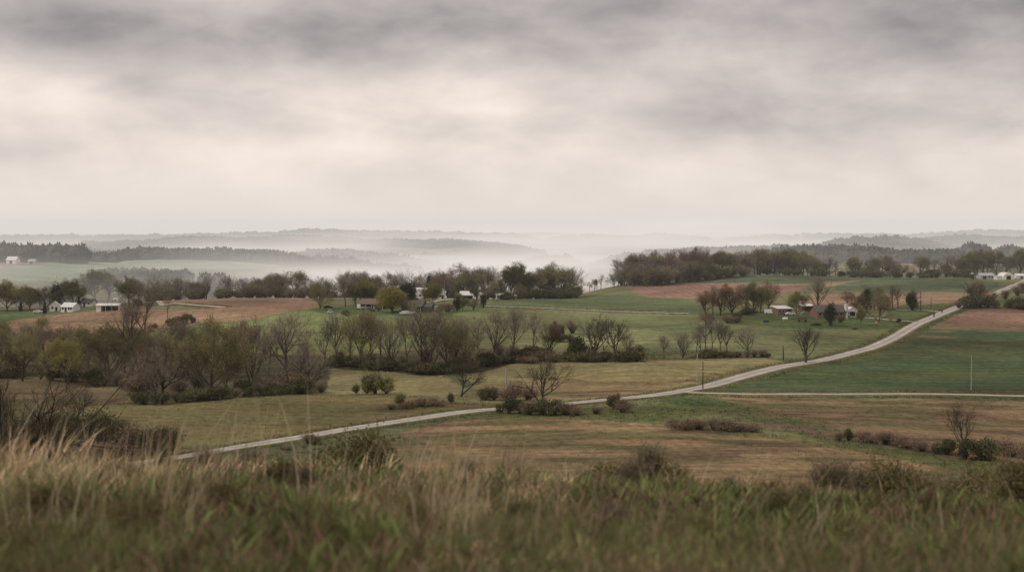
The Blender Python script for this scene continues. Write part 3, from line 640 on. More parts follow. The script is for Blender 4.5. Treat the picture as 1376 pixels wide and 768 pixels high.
KINDS['multi'] = trees((21, 22), M_TWIG, M_BUD, (1, .11, .12, .15), nb=(13, 6, 4), bole=.05, spread=((14, 38), (18, 42), (25, 55)), L=5.5, len=((1.1, 1.6), (.42, .6), (.4, .6)), r=.3)
KINDS['wide'] = trees((31, 32), M_TWIG, M_BUD, (1, .11, .12, .15), bole=.12, spread=((38, 66), (25, 55), (25, 60)), L=5.5, len=((1.1, 1.5), (.45, .65), (.4, .6)), up=.16, r=.36)
FULL = dict(nb=(14, 6, 4), twigs=7, L=9.5, len=((.48, .74), (.45, .65), (.4, .6)))
KINDS['bud'] = trees((41, 42), M_TWIG, M_OLIVE, (2, .19, .3, .6), bole=.12, spread=((26, 58), (25, 55), (25, 60)), **FULL)
KINDS['yellow'] = trees((51,), M_TWIG, M_YEL, (3, .2, .34, .7), bole=.12, spread=((28, 62), (25, 55), (25, 60)), **FULL)
KINDS['red'] = trees((61, 62), M_TWIGR, M_RED, (2, .17, .3, .6), bark=M_BARKD, bole=.1, spread=((26, 60), (25, 55), (25, 60)), **FULL)
KINDS['olive'] = trees((71, 72), M_TWIG, M_OLIVE, (4, .22, .4, .85), bole=.1, spread=((30, 66), (25, 55), (25, 60)), **FULL)
KINDS['round'] = trees((81,), M_TWIG, M_YEL, (4, .22, .4, .9), bole=.1, spread=((34, 74), (25, 60), (25, 60)), **{**FULL, 'L': 5})
KINDS['conifer'] = [conifer(91), conifer(92, 12, 3.4)]
KINDS['bush'] = [bush(101, M_TWIG, M_BUSH, 6.5, 3.2, 2600, .24), bush(102, M_TWIG, M_BUSH, 5, 3.6, 2300, .24, lumps=6), bush(103, M_TWIG, M_BUSH, 8, 3.0, 3000, .25, lumps=9)]
KINDS['bigbush'] = [bush(161, M_TWIG, M_BUSH, 9, 7, 5200, .3, lumps=11, stems=70), bush(162, M_TWIG, M_BUSH, 10, 6.5, 5200, .3, lumps=12, stems=70)]
KINDS['cedar'] = [bush(171, M_BARKD, M_CON, 5.2, 9, 3400, .3, lumps=12, stems=40), bush(172, M_BARKD, M_CON, 6, 9, 3600, .3, lumps=13, stems=40)]
KINDS['greenbush'] = [bush(111, M_TWIG, M_OLIVE, 4.6, 3.4, 2100, .22), bush(112, M_TWIG, M_OLIVE, 4, 3.6, 2000, .22)]
KINDS['brush'] = [bush(121, M_TWIGR, M_DRY, 7, 2.6, 700, .16, stems=120, lumps=9), bush(122, M_TWIG, M_DRY, 6, 3, 500, .16, stems=120, lumps=8)]
KINDS['thicket'] = [bush(s, M_TWIG, M_BUD, 7, 7, 500, .14, bark=M_BARK, stems=130, lumps=10) for s in (131, 132)]
KINDS['weed'] = [bush(141, M_DRY, M_OLIVE, .9, .75, 3000, .024, lumps=11, stems=70), bush(142, M_DRY, M_OLIVE, 1.2, .65, 4200, .024, lumps=12, stems=70)]
KINDS['drystems'] = [bush(151, M_TWIG, M_DRY, 1.0, 1.0, 900, .028, lumps=9, stems=90), bush(152, M_TWIG, M_DRY, 1.2, .9, 900, .028, lumps=9, stems=90)]

NAMES = dict(cedar='evergreen_tree', bigbush='shrub', dark='bare_tree', darkwide='bare_tree', bare='bare_tree', slim='bare_tree', multi='bare_tree', wide='bare_tree', bud='budding_tree', yellow='leafy_tree', red='budding_tree', olive='leafy_tree', round='leafy_tree', conifer='conifer_tree', bush='shrub', greenbush='shrub', brush='bare_shrub', thicket='bare_shrub', weed='shrub', drystems='dead_weed_clump')
LOOKS = dict(cedar='dark ragged evergreen', bigbush='large dark shrub', dark='dark bare tree', darkwide='dark spreading bare tree', bare='bare tree', slim='slender bare tree', multi='many-stemmed tree', wide='spreading bare tree', bud='olive budding tree', yellow='yellowish leafy tree', red='reddish-brown tree', olive='olive-green tree', round='rounded yellow-green tree', conifer='dark conifer',
             bush='dark green shrub', greenbush='olive-green shrub', brush='reddish-brown shrub', thicket='grey twiggy shrub', weed='dark leafy weed clump', drystems='dead brown weed clump')
ORD = 'first second third fourth fifth sixth seventh eighth ninth tenth eleventh twelfth thirteenth fourteenth fifteenth sixteenth seventeenth eighteenth nineteenth twentieth'.split() + ['twenty-' + w for w in 'first second third fourth fifth sixth seventh eighth ninth'.split()] + ['thirtieth'] + ['thirty-' + w for w in 'first second third fourth fifth sixth seventh eighth ninth'.split()]
PLANTS = []                      # (stand phrase, group, kind, x, y, z, height, width factor, own label)
def put(stand, group, kind, u, v, hpx, d=None, wf=1.0, label=None, dmin=60):
    x, y, z = hit(u, v, dmin) if d is None else at(u, d)
    if group == G2 and hpx > 40: hpx *= 1.06
    if group == G1 and 60 < hpx < 90: hpx *= .92
    PLANTS.append((stand, group, kind, x, y, z, hpx * y / F, wf, label))
def row(stand, group, pts, n, hpx, kinds, jit=2.0, d=None, seed=0, dmin=60, wf=1.0):
    """a loose row of plants along a line of pixels"""
    r = random.Random(seed * 977 + 5); P = [(hit(u, v, dmin) if d is None else at(u, d)) for u, v in pts]; P = np.array(P)
    L = np.concatenate([[0], np.cumsum(np.hypot(*np.diff(P[:, :2], axis=0).T))])
    for i in range(n):
        q = (i + .5 + r.uniform(-.42, .42)) / n * L[-1]; x = np.interp(q, L, P[:, 0]) + r.uniform(-1, 1) * jit * .6; y = np.interp(q, L, P[:, 1]) + r.uniform(-1, 1) * jit
        PLANTS.append((stand, group, r.choices(list(kinds), list(kinds.values()))[0], x, y, height(x, y), r.uniform(*hpx) * y / F, wf * r.uniform(.85, 1.2), None))
G2 = 'trees of the belt below the dark farmhouse'
W1 = 'in the wood at lower left'; G1 = 'trees of the large wood at lower left'
# large wood lower left: marked trees first, then filling
for k, u, v, h, wf in [('yellow', 92, 516, 62, 1.1), ('bare', 178, 508, 108, .95), ('slim', 192, 470, 96, 1), ('bud', 148, 512, 76, 1.0), ('bud', 120, 505, 70, 1), ('red', 218, 532, 78, 1.15), ('wide', 208, 536, 70, .9), ('bud', 283, 532, 98, 1.0), ('olive', 262, 526, 82, .9), ('yellow', 305, 528, 66, .8), ('multi', 340, 522, 96, .9), ('bare', 384, 524, 104, 1.15), ('wide', 415, 522, 60, 1), ('red', 318, 500, 70, 1),
                       ('bare', 245, 500, 78, 1), ('bud', 30, 512, 66, 1), ('bare', 18, 502, 70, 1), ('bare', 50, 500, 64, 1), ('slim', 68, 498, 60, 1), ('bud', 0, 505, 60, 1)]:
    put(W1, G1, k, u, v, h, wf=wf)
row('in the back row of the lower left wood', G1, [(-20, 478), (60, 478), (140, 480), (240, 482), (330, 486), (430, 486)], 15, (32, 52), dict(bare=5, slim=3, bud=4, red=1, multi=1, yellow=.4), 9, seed=1)
row('in the middle of the lower left wood', G1, [(-30, 494), (60, 492), (150, 498), (240, 506), (330, 506), (430, 500)], 13, (40, 66), dict(bare=4, bud=4, red=1, slim=2, olive=1, yellow=.6), 6, seed=2)
row('at the foot of the lower left wood', 'shrubs edging the large wood at lower left', [(175, 541), (205, 543), (250, 540), (300, 535), (344, 531), (440, 527)], 17, (11, 20), dict(bush=3, thicket=1), 2, seed=3, wf=1.2)
row('at the wood edge by the brown slope', 'shrubs edging the large wood at lower left', [(-20, 508), (40, 508), (100, 512), (170, 524)], 8, (12, 20), dict(bush=1, thicket=1), 2, seed=4)
row('among trunks of the lower left wood', 'twiggy undergrowth of the large wood', [(-10, 503), (80, 505), (170, 520), (210, 534), (300, 527), (430, 521)], 10, (16, 30), dict(thicket=3, brush=1), 3, seed=5)
W2 = 'in the belt below the dark farmhouse'; G2 = 'trees of the belt below the dark farmhouse'
for k, u, v, h, wf in [('bare', 452, 492, 66, 1), ('bud', 483, 494, 68, 1), ('slim', 496, 494, 64, 1), ('multi', 528, 497, 66, .8), ('slim', 548, 497, 70, .8), ('multi', 578, 499, 82, 1.25), ('bare', 566, 498, 76, 1), ('bud', 600, 497, 66, 1), ('bare', 625, 494, 62, 1.1), ('bare', 662, 487, 66, 1.1), ('bare', 690, 483, 66, 1.0), ('slim', 716, 480, 56, 1), ('red', 610, 488, 50, 1), ('slim', 470, 488, 58, 1), ('slim', 512, 486, 56, 1), ('bare', 642, 482, 52, 1), ('bare', 435, 492, 54, 1)]:
    put(W2, G2, k, u, v, h, wf=wf)
row('at the foot of the central tree belt', 'shrubs along the belt below the dark farmhouse', [(432, 492), (470, 492), (520, 497), (580, 503), (610, 500), (660, 490), (720, 482), (735, 478)], 17, (9, 17), dict(bush=1), 2, seed=6, wf=1.3)
row('among trunks of the central tree belt', 'twiggy undergrowth of the tree belt', [(440, 488), (520, 491), (580, 496), (640, 488), (720, 476)], 7, (14, 26), dict(thicket=3, brush=1), 3, seed=7)
row('under the front of the right hand wood', 'undergrowth of the right hand wood', [(832, 384), (880, 383), (945, 376), (1000, 371)], 18, (9, 17), dict(thicket=3, greenbush=2), 4, seed=34, wf=1.5)
W3 = 'in the clump in the central field'; G3 = 'trees of the clump in the middle of the field'
for k, u, v, h, wf in [('dark', 799, 484, 58, 1.1), ('dark', 826, 484, 56, 1.0), ('slim', 812, 482, 44, 1), ('bare', 843, 482, 36, 1.2), ('bush', 778, 484, 28, .7), ('bush', 765, 485, 14, 1.2), ('bush', 790, 486, 14, 1.3), ('bush', 812, 486, 13, 1.3), ('bush', 832, 486, 14, 1.3), ('greenbush', 856, 485, 19, 1.1), ('bush', 846, 486, 12, 1.2)]:
    put(W3, G3, k, u, v, h, wf=wf)
for k, u, v, h, wf in [('red', 738, 478, 44, .8), ('thicket', 752, 452, 18, 1), ('conifer', 757, 452, 14, .8), ('thicket', 769, 448, 18, 1), ('bush', 752, 459, 10, 1.3), ('bush', 765, 458, 8, 1.3), ('brush', 728, 484, 12, 1.6), ('brush', 745, 486, 10, 1.6), ('brush', 712, 488, 9, 1.6)]:
    put('on the bank beside the central clump', 'plants on the bank between belt and clump', k, u, v, h, wf=wf)
W4 = 'in the row below the brick farm'; G4 = 'trees of the row below the brick farm'
for k, u, v, h, wf in [('bare', 892, 482, 32, .9), ('multi', 918, 481, 38, 1.0), ('bare', 948, 474, 46, 1.1), ('slim', 942, 476, 40, 1), ('slim', 958, 474, 48, .8), ('bare', 969, 474, 44, .9), ('bare', 977, 475, 42, 1), ('slim', 935, 478, 32, 1.1), ('wide', 1006, 474, 35, .85), ('red', 948, 436, 16, 1.4)]:
    put(W4, G4, k, u, v, h, wf=wf)
row('along the row below the brick farm', 'shrubs under the row below the brick farm', [(936, 481), (980, 480), (1036, 480)], 9, (5, 13), dict(bush=2, thicket=1, greenbush=1), 1.5, seed=8, wf=1.4)
put('', None, 'dark', 1082, 487, 50, wf=.95, label='lone bare fan-shaped tree standing at the left edge of the road')
put('', None, 'greenbush', 1083, 487.5, 10, wf=.5, label='dark ivy-like shrub around the foot of the lone roadside tree')
# farm on the right
W6 = 'beside the brick farm on the right'; G6 = 'trees around the brick farm'
for k, u, v, h, wf in [('red', 948, 424, 32, 1), ('bare', 958, 423, 40, .9), ('red', 968, 423, 32, 1.3), ('red', 984, 422, 38, 1.2), ('bud', 1002, 420, 36, 1), ('bud', 1013, 420, 38, 1.0), ('olive', 1022, 420, 32, .9), ('red', 1033, 416, 36, .8), ('olive', 1070, 421, 27, 1.0), ('multi', 1098, 414, 42, 1.15), ('red', 1152, 424, 28, 1.0), ('cedar', 1164, 420, 30, .8), ('bud', 1181, 433, 36, 1.3),
                       ('bare', 1199, 416, 34, 1.4), ('bare', 1207, 416, 28, 1.2), ('bud', 1175, 416, 28, 1.2), ('cedar', 1226, 417, 24, 1.0), ('olive', 1157, 437, 22, .6), ('red', 1138, 408, 16, 1.4), ('multi', 1310, 412, 38, 1.5), ('bud', 1313, 412, 30, 1.2)]:
    put(W6, G6, k, u, v, h, wf=wf)
put('', None, 'cedar', 1116, 438, 28, wf=.85, label='dark upright conifer on the lawn in front of the brick farmhouse')
for k, u, v, h, wf in [('bush', 1005, 423, 9, 1), ('brush', 990, 433, 8, 1), ('bush', 1130, 433, 7, .7), ('bush', 1208, 433, 5, 1), ('brush', 978, 434, 10, .9), ('bush', 1097, 437, 3, 2), ('brush', 1148, 442, 4, 2), ('bush', 990, 432, 10, .8), ('bush', 955, 431, 7, 1)]:
    put(W6, 'shrubs around the brick farm', k, u, v, h, wf=wf)
row('in the hedge beside the brown field', 'plants of the hedge beside the brown field', [(1290, 414), (1320, 413), (1376, 415), (1420, 415)], 10, (9, 18), dict(bush=2, thicket=1, greenbush=1), 2, seed=9)
row('in the hedge beside the hill road', 'plants of the hedge beside the hill road', [(1335, 408), (1360, 400), (1400, 388)], 6, (12, 20), dict(greenbush=1, thicket=1, bush=1), 3, seed=10)
# dark farmhouse, centre left
W7 = 'beside the dark farmhouse'; G7 = 'trees around the dark farmhouse'
for k, u, v, h, wf in [('bud', 430, 415, 32, 1.0), ('bare', 464, 412, 46, 1.1), ('bud', 478, 411, 26, 1), ('red', 488, 411, 28, 1.3), ('olive', 494, 411, 33, 1.1), ('round', 527, 420, 30, 1.25), ('cedar', 549, 414, 32, .95), ('cedar', 541, 412, 26, .95), ('olive', 580, 411, 29, 1.15), ('bush', 508, 418, 9, .6)]:
    put(W7, G7, k, u, v, h, wf=wf)
for k, u, v, h, wf in [('cedar', 614, 418, 18, .8), ('olive', 622, 417.5, 17, 1.0), ('red', 636, 417, 15, 1.2), ('cedar', 650, 413, 17, .8), ('brush', 602, 419, 10, .9), ('bush', 465, 424, 7, .7), ('bush', 590, 421, 8, .6)]:
    put('in the garden right of the dark farmhouse', 'small garden trees beside the dark farmhouse', k, u, v, h, wf=wf)
row('in the line behind the white barns', 'trees of the line behind the white barns', [(600, 402), (640, 401), (690, 403), (735, 404), (776, 403)], 30, (26, 44), dict(bud=4, bare=3, red=1, olive=1, multi=2), 11, seed=11, wf=1.1, d=802)
row('in the haze behind the dark farmhouse', 'trees of the hazy line behind the dark farmhouse', [(440, 392), (480, 392), (540, 390), (610, 394)], 26, (20, 42), dict(bare=4, bud=3, slim=1, multi=2), 12, seed=12, d=860, wf=1.15)
put('', None, 'conifer', 576, 398, 28, d=800, wf=1.3, label='dark conifer rising behind the rounded tree at the dark farmhouse')
row('under the trees by the white barns', 'shrubs under the line behind the white barns', [(660, 404), (720, 405), (774, 404)], 9, (8, 13), dict(bush=1), 3, seed=13, wf=1.2, d=782)
row('in the row behind the left brown field', 'trees of the hazy row behind the left brown field', [(196, 395), (240, 398), (330, 400), (430, 400)], 38, (18, 36), dict(bare=4, slim=2, bud=2, multi=2), 14, seed=14, d=810, wf=1.15)
row('under the row behind the left brown field', 'undergrowth behind the left brown field', [(196, 395), (240, 398), (330, 400), (430, 400)], 26, (10, 18), dict(thicket=4, greenbush=1), 8, seed=31, d=800, wf=1.5)
row('under the haze trees behind the dark farmhouse', 'undergrowth behind the dark farmhouse', [(440, 392), (480, 392), (540, 390), (610, 394)], 16, (10, 18), dict(thicket=4, greenbush=1), 8, seed=32, d=850, wf=1.5)
row('under the line behind the white barns', 'undergrowth behind the white barns', [(640, 401), (690, 403), (776, 403)], 14, (9, 17), dict(thicket=4, greenbush=2), 6, seed=33, d=795, wf=1.5)
row('in the faint row beyond the left farm', 'trees of the faint row beyond the left farm', [(-20, 392), (60, 392), (110, 392)], 9, (20, 28), dict(bare=4, bud=1), 20, seed=15, d=1050, wf=1.3)
# left farm
W8 = 'around the white barn on the far left'; G8 = 'trees around the far left farm'
for k, u, v, h, wf in [('olive', 10, 417, 36, 1.2), ('bud', 28, 417, 32, 1.2), ('olive', 40, 417, 28, 1.2), ('bud', 62, 416, 28, 1.1), ('cedar', 76, 414, 30, 1.0), ('olive', 99, 412, 33, 1.2), ('conifer', 106, 413, 14, 1.4), ('olive', 128, 406, 40, 1.15), ('red', 146, 402, 30, 1.3), ('olive', 173, 410, 34, 1.1), ('bare', 186, 414, 38, .9), ('conifer', 60, 421, 16, 1.3), ('bush', 185, 412, 10, 1), ('conifer', 28, 418, 12, 1.4), ('bud', 196, 402, 20, 1.2), ('bud', -14, 418, 34, 1.2)]:
    put(W8, G8, k, u, v, h, wf=wf)
for k, u, v, h, wf in [('bush', 229, 438, 9, .8), ('bush', 240, 436, 10, 1), ('greenbush', 250, 434, 12, 1), ('bush', 258, 434, 8, 1), ('slim', 226, 438, 40, .7), ('bush', 208, 441, 6, .6)]:
    put('at the corner of the brown slope', 'plants at the corner of the brown slope', k, u, v, h, wf=wf)
# along the road in the middle
put('', None, 'darkwide', 620, 533, 58, wf=.9, label='broad spreading bare tree on the meadow left of the utility pole')
put('', None, 'dark', 728, 552, 68, wf=1.15, label='bare black-limbed tree rising from bushes beside the road')
for k, u, v, h, wf in [('greenbush', 478, 529, 12, .7), ('greenbush', 493, 529, 22, .8), ('greenbush', 505, 529, 26, .9), ('greenbush', 519, 529, 21, 1.0)]:
    put('on the crest of the tan meadow', 'shrubs on the crest of the tan meadow', k, u, v, h, wf=wf)
for k, u, v, h, wf in [('bush', 684, 555, 20, .7), ('bush', 698, 556, 17, .9), ('brush', 712, 557, 17, .9), ('bush', 728, 557, 19, .8), ('bush', 745, 557, 18, .8), ('brush', 760, 557, 15, 1), ('brush', 776, 558, 11, 1), ('bush', 664, 537, 15, .9), ('brush', 688, 538, 19, .9), ('brush', 709, 538, 17, .9), ('bush', 652, 537, 15, .7), ('bush', 826, 549, 16, .9), ('brush', 836, 553, 15, .9), ('thicket', 831, 540, 14, .5), ('brush', 800, 556, 10, 1.1)]:
    put('beside the road bend in the middle', 'shrubs around the road bend', k, u, v, h, wf=wf)
for k, u, v, h, wf in [('greenbush', 537, 546, 17, .7), ('brush', 548, 548, 9, 1.2), ('brush', 566, 546, 11, 1.3), ('brush', 584, 544, 9, 1.3), ('brush', 525, 550, 7, 1.2)]:
    put('on the dark bank above the road', 'shrubs on the dark bank above the road', k, u, v, h, wf=wf)
put('', None, 'bush', 606, 541, 12, wf=.6, label='small round dark bush on the verge above the road')
for k, u, d, h, wf in [('olive', 637, 735, 16, .9), ('thicket', 655, 738, 13, 1.2), ('bud', 664, 740, 22, .9), ('bush', 681, 738, 8, 1.3), ('thicket', 618, 736, 9, 1.2), ('bud', 696, 742, 20, .9)]:
    put('in front of the white barns', 'plants in front of the white barns', k, u, None, h, d=d, wf=wf)
# ditch on the right
for k, u, v, h, wf in [('thicket', 959, 578, 18, 1.2), ('brush', 922, 576, 12, 1.7), ('brush', 938, 577, 12, 1.7), ('brush', 977, 578, 12, 1.7), ('brush', 993, 579, 10, 1.7), ('brush', 1010, 580, 9, 1.7), ('greenbush', 1140, 592, 15, .8), ('brush', 1128, 592, 11, .8), ('brush', 1165, 594, 14, 1.3), ('brush', 1190, 597, 16, 1.2), ('brush', 1215, 601, 15, 1.2), ('brush', 1240, 606, 13, 1.2), ('brush', 1262, 606, 12, 1.2), ('bush', 1272, 610, 19, .8), ('bush', 1300, 617, 26, .75), ('bush', 1322, 617, 25, .75), ('brush', 905, 574, 10, 1.3), ('brush', 1355, 612, 20, 1.2)]:
    put('along the ditch on the right', 'shrubs along the ditch on the right', k, u, v, h, wf=wf)
put('', None, 'dark', 1295, 608, 66, wf=.75, label='bare vase-shaped tree above dark bushes in the lower right ditch')
# thicket in front of the road, lower left
W9 = 'in the thicket at lower left'; G9 = 'plants of the thicket at the lower left edge'
x, y, z = at(-4, 205); put(W9, G9, 'darkwide', -4, None, 384 + F * math.tan(math.atan(-z / y) - PITCH) - 476, d=205, wf=.95)
for k, u, v, top, wf in [('darkwide', 106, 575, 512, .75), ('bigbush', 20, 606, 562, 1.0), ('bigbush', -22, 604, 556, 1.0), ('bigbush', 58, 606, 564, .9), ('bigbush', 92, 604, 560, .8), ('bigbush', 128, 606, 557, .75), ('bigbush', 152, 608, 572, .9), ('brush', 176, 612, 574, .8), ('bigbush', 205, 612, 578, .8), ('bigbush', 224, 611, 577, .7), ('thicket', 40, 600, 544, .6), ('thicket', 75, 602, 550, .6), ('greenbush', 128, 590, 556, .8), ('thicket', 5, 596, 530, .6), ('brush', 150, 618, 596, 1.3), ('brush', 60, 618, 596, 1.4), ('brush', 110, 618, 594, 1.3), ('thicket', 165, 602, 560, .6)]:
    put(W9, G9, k, u, v, v - top, wf=wf)
for k, u, v, h, wf in [('brush', 415, 596, 13, 1.2), ('bush', 424, 597, 9, .7), ('brush', 385, 604, 5, 1.8)]:
    put('on the verge below the road at lower left', 'shrubs on the verge below the road', k, u, v, h, wf=wf)
# foreground weeds and bushes on the hilltop
FG = []
def fore(kind, u, d, hpx, wf=1.0, label=None):
    put('in the tall grass in front', 'weed clumps in the tall grass in front', kind, u, None, hpx * .68, d=d, wf=wf * .95, label=label)
for k, u, d, h, wf in [ ('weed', 530, 22, 42, 1.3), ('weed', 375, 13, 62, .9), ('drystems', 405, 12, 60, 1), ('weed', 300, 9, 66, 1.2), ('weed', 60, 9, 70, 1.1), ('weed', 835, 20, 46, 1.3), ('weed', 900, 19, 44, 1.3), ('drystems', 860, 15, 66, 1), ('drystems', 985, 17, 50, 1), ('weed', 1050, 11, 64, 1.1), ('drystems', 1140, 19, 66, 1.3), ('drystems', 1165, 20, 60, 1.2), ('weed', 1212, 19, 66, .9), ('weed', 1270, 20, 44, 1.2), ('weed', 1372, 17, 74, 1.2), ('weed', 1345, 20, 50, 1.2),
                       ('drystems', 1300, 20, 50, 1.2), ('drystems', 1240, 19, 44, 1.1), ('drystems', 690, 18, 42, 1.3), ('drystems', 760, 18, 40, 1.3), ('drystems', 640, 20, 40, 1.3), ('weed', 160, 15, 44, 1.2), ('weed', 220, 22, 42, 1.3), ('drystems', 270, 24, 46, 1.3), ('drystems', 330, 24, 40, 1.3), ('weed', 700, 10, 40, 1.2), ('weed', 1180, 9, 50, 1.2), ('weed', 940, 8.5, 56, 1.2), ('weed', 560, 8.2, 60, 1.2), ('drystems', 820, 9, 60, 1.2), ('weed', 185, 8, 60, 1.2), ('weed', 1290, 10, 56, 1.2), ('drystems', 110, 22, 50, 1.2)]:
    fore(k, u, d, h, wf)

# ---------------------------------------------------------------- the two woods on the right: trees one can tell apart
WR = 'in the dark wood behind the red-brown field'; GR = 'trees of the dark wood behind the red-brown field'
PL2 = len(PLANTS)
row('at the front of the right hand wood', GR, [(832, 384), (860, 384), (890, 383), (925, 379), (945, 376)], 24, (18, 36), dict(bare=4, bud=4, slim=1, multi=2), 6, seed=21, wf=1.15)
row('in the middle of the right hand wood', GR, [(845, 379), (900, 378), (950, 375), (1000, 370), (1060, 370)], 38, (22, 38), dict(bare=5, red=1, slim=1, bud=3, multi=2), 9, seed=22, wf=1.15, d=925)
row('at the back of the right hand wood', GR, [(830, 380), (920, 375), (1010, 370), (1090, 370)], 34, (24, 38), dict(bare=5, red=1, slim=2, bud=3), 9, seed=23, wf=1.15, d=950)
row('left of the right hand wood', GR, [(770, 380), (800, 380), (835, 379)], 9, (12, 22), dict(bare=3, slim=2, bud=2), 6, seed=24, d=905)
row('along the top of the green hill', 'trees along the top of the right green field', [(1030, 370), (1110, 372), (1190, 372), (1270, 372), (1300, 371)], 34, (14, 28), dict(bare=4, bud=3, slim=2, red=2, olive=1), 7, seed=25, wf=1.15, d=940)
row('along the top of the green hill', 'shrubs along the top of the right green field', [(1030, 370), (1160, 372), (1300, 371)], 20, (6, 10), dict(bush=2, thicket=1), 4, seed=26, d=915, wf=1.3)
row('around the top right farm buildings', 'trees at the top right farm', [(1270, 370), (1330, 368), (1400, 366)], 16, (16, 34), dict(bud=3, olive=2, bare=2, conifer=.5), 12, seed=27, wf=1.15, d=1010)

for k, u, d, h, wf in [('thicket', 1118, 18, 72, 1.0), ('thicket', 1160, 19, 66, 1.0), ('thicket', 1242, 19, 54, 1.1), ('thicket', 1292, 20, 52, 1.1), ('weed', 1212, 18, 70, .8), ('weed', 1376, 15, 74, .9), ('weed', 1332, 19, 58, 1.0), ('weed', 1268, 20, 44, 1.1), ('weed', 838, 20, 46, 1.2), ('weed', 905, 19, 44, 1.2), ('thicket', 868, 16, 70, .9), ('thicket', 780, 20, 40, 1.4), ('thicket', 690, 20, 36, 1.5), ('thicket', 1010, 22, 34, 1.6), ('thicket', 620, 22, 36, 1.5), ('thicket', 330, 24, 42, 1.3), ('weed', 480, 22, 62, 1.0), ('thicket', 268, 24, 44, 1.2)]:
    put('on the brow of the grassy slope', 'weedy shrubs on the brow of the slope', k, u, None, h, d=d, wf=wf)
# copies: every plant is a thing of its own, sharing the meshes of its kind
from collections import Counter, defaultdict
by = defaultdict(list)
for i, p in enumerate(PLANTS): by[(p[0], LOOKS[p[2]])].append(i)
PL_LABEL = {}
for (stand, look), ids in by.items():
    ids.sort(key=lambda i: PLANTS[i][3] / PLANTS[i][4])
    for n, i in enumerate(ids):
        PL_LABEL[i] = PLANTS[i][8] or (f'{look} {stand}' if len(ids) == 1 else f'{ORD[n]} {look} from left {stand}')
rr = random.Random(99); FLIP = Counter()
for i, (stand, group, kind, x, y, z, h, wf, lab) in enumerate(PLANTS):
    K = KINDS[kind]; pr = K[FLIP[kind] % len(K)]; FLIP[kind] += 1
    s = h / pr['H']; o = empty(NAMES[kind], (x, y, z - .03 * s), rr.uniform(0, 6.28), (s * wf, s * wf, s))
    tag(o, PL_LABEL[i], 'weed clump' if kind in ('weed', 'drystems') else 'shrub' if 'shrub' in NAMES[kind] else 'tree', group)
    stem = 'trunk' if 'tree' in NAMES[kind] else 'stems'
    if pr['t']: link(stem, pr['t'], o)
    link('crown' if stem == 'trunk' else 'foliage', pr['c'], o)

# ---------------------------------------------------------------- woods far off, each one mass
def lump(seed, n=40):
    """a small rounded crown: an uneven dome with loose leaf masses round it"""
    r = np.random.default_rng(seed); V = []; Q = []
    c = r.normal(size=(n, 3)); c /= np.linalg.norm(c, axis=1)[:, None]; c *= r.uniform(.85, 1.12, (n, 1)); c[:, 2] = c[:, 2] * .42 + .55
    for p in c:
        a = r.normal(size=3); a /= np.linalg.norm(a); b = np.cross(a, r.normal(size=3)); b /= np.linalg.norm(b); a = a * r.uniform(.12, .26); b = b * r.uniform(.1, .22); k = len(V)
        V += [p - a, p + b, p + a, p - b]; Q.append((k, k + 1, k + 2, k + 3))
    k0 = len(V); rings = [(0, .62), (.3, .95), (.62, .88), (.86, .5)]
    for z, q in rings:
        for j in range(7):
            t = 2 * PI * j / 7; f = q * r.uniform(.8, 1.1); V.append((f * math.cos(t), f * math.sin(t), z + r.uniform(-.05, .05)))
    for i in range(3):
        for j in range(7): Q.append((k0 + i * 7 + j, k0 + i * 7 + (j + 1) % 7, k0 + (i + 1) * 7 + (j + 1) % 7, k0 + (i + 1) * 7 + j))
    V.append((0, 0, .97)); top = len(V) - 1
    for j in range(0, 7, 2): Q.append((k0 + 21 + j, k0 + 21 + (j + 1) % 7, k0 + 21 + (j + 2) % 7, top))
    return np.array(V, float), np.array(Q)
LUMPS = [lump(s) for s in range(6)]
def wood_mass(name, label, pts, n, hm, wm, mat, seed, area=None):
    r = np.random.default_rng(seed); V = []; Q = []; k = 0
    for i in range(n):
        x, y = pts(r); v, q = LUMPS[r.integers(6)]; a = r.uniform(0, 6.28); c, s = math.cos(a), math.sin(a)
        t = float(fbm(np.array([x / 130.]), np.array([y / 130.]), 70 + seed, 3)[0])
        if t < .33 and seed not in (4, 5, 16): continue
        w_ = r.uniform(*wm) * 1.35; h = r.uniform(*hm) * (.45 + .85 * t) * r.choice((.8, 1, 1, 1.12)); z = height(x, y)
        V.append(np.stack([(v[:, 0] * c - v[:, 1] * s) * w_ / 2 + x, (v[:, 0] * s + v[:, 1] * c) * w_ / 2 + y, v[:, 2] * h + z], 1)); Q.append(q + k); k += len(v)
    o = link(name, mesh_np(name, np.concatenate(V), [np.concatenate(Q)], mat)); tag(o, label, 'wood', kind='stuff'); return o
def band(u0, u1, d0, d1, ed=0):
    def f(r):
        t = r.random(); u = u0 + (u1 - u0) * t; d = d0 + (d1 - d0) * r.random() + ed * t
        a, _ = pix(u, 384); return a * d, d
    return f
def on_ridge(k, f0=.9, f1=.25, trim=0):
    d0, L, pr = RIDGES[k]
    def f(r):
        u = r.uniform(pr[0][0] + trim, pr[-1][0] - trim); d = d0 + L * r.uniform(-f0, f1); a, _ = pix(u, 384); return a * d, d
    return f
W = wood_mass
W('distant_wood', 'long dark hazy wood on the far hill at left', on_ridge(0, .55, .3), 620, (11, 15), (10, 15), M_FAR, 1)
W('distant_wood', 'hazy wooded hill sinking into mist left of centre', on_ridge(1, 1.0), 900, (10, 14), (10, 15), M_FAR, 2)
W('distant_wood', 'dark wood behind the pale house at the far left edge', on_ridge(12, .5, .3), 300, (14, 19), (11, 16), M_FARD, 3)
W('distant_hedge', 'faint hedgerow across the pale green fields on the left', band(122, 260, 1330, 1345, 30), 60, (6, 11), (7, 11), M_FAR, 4)
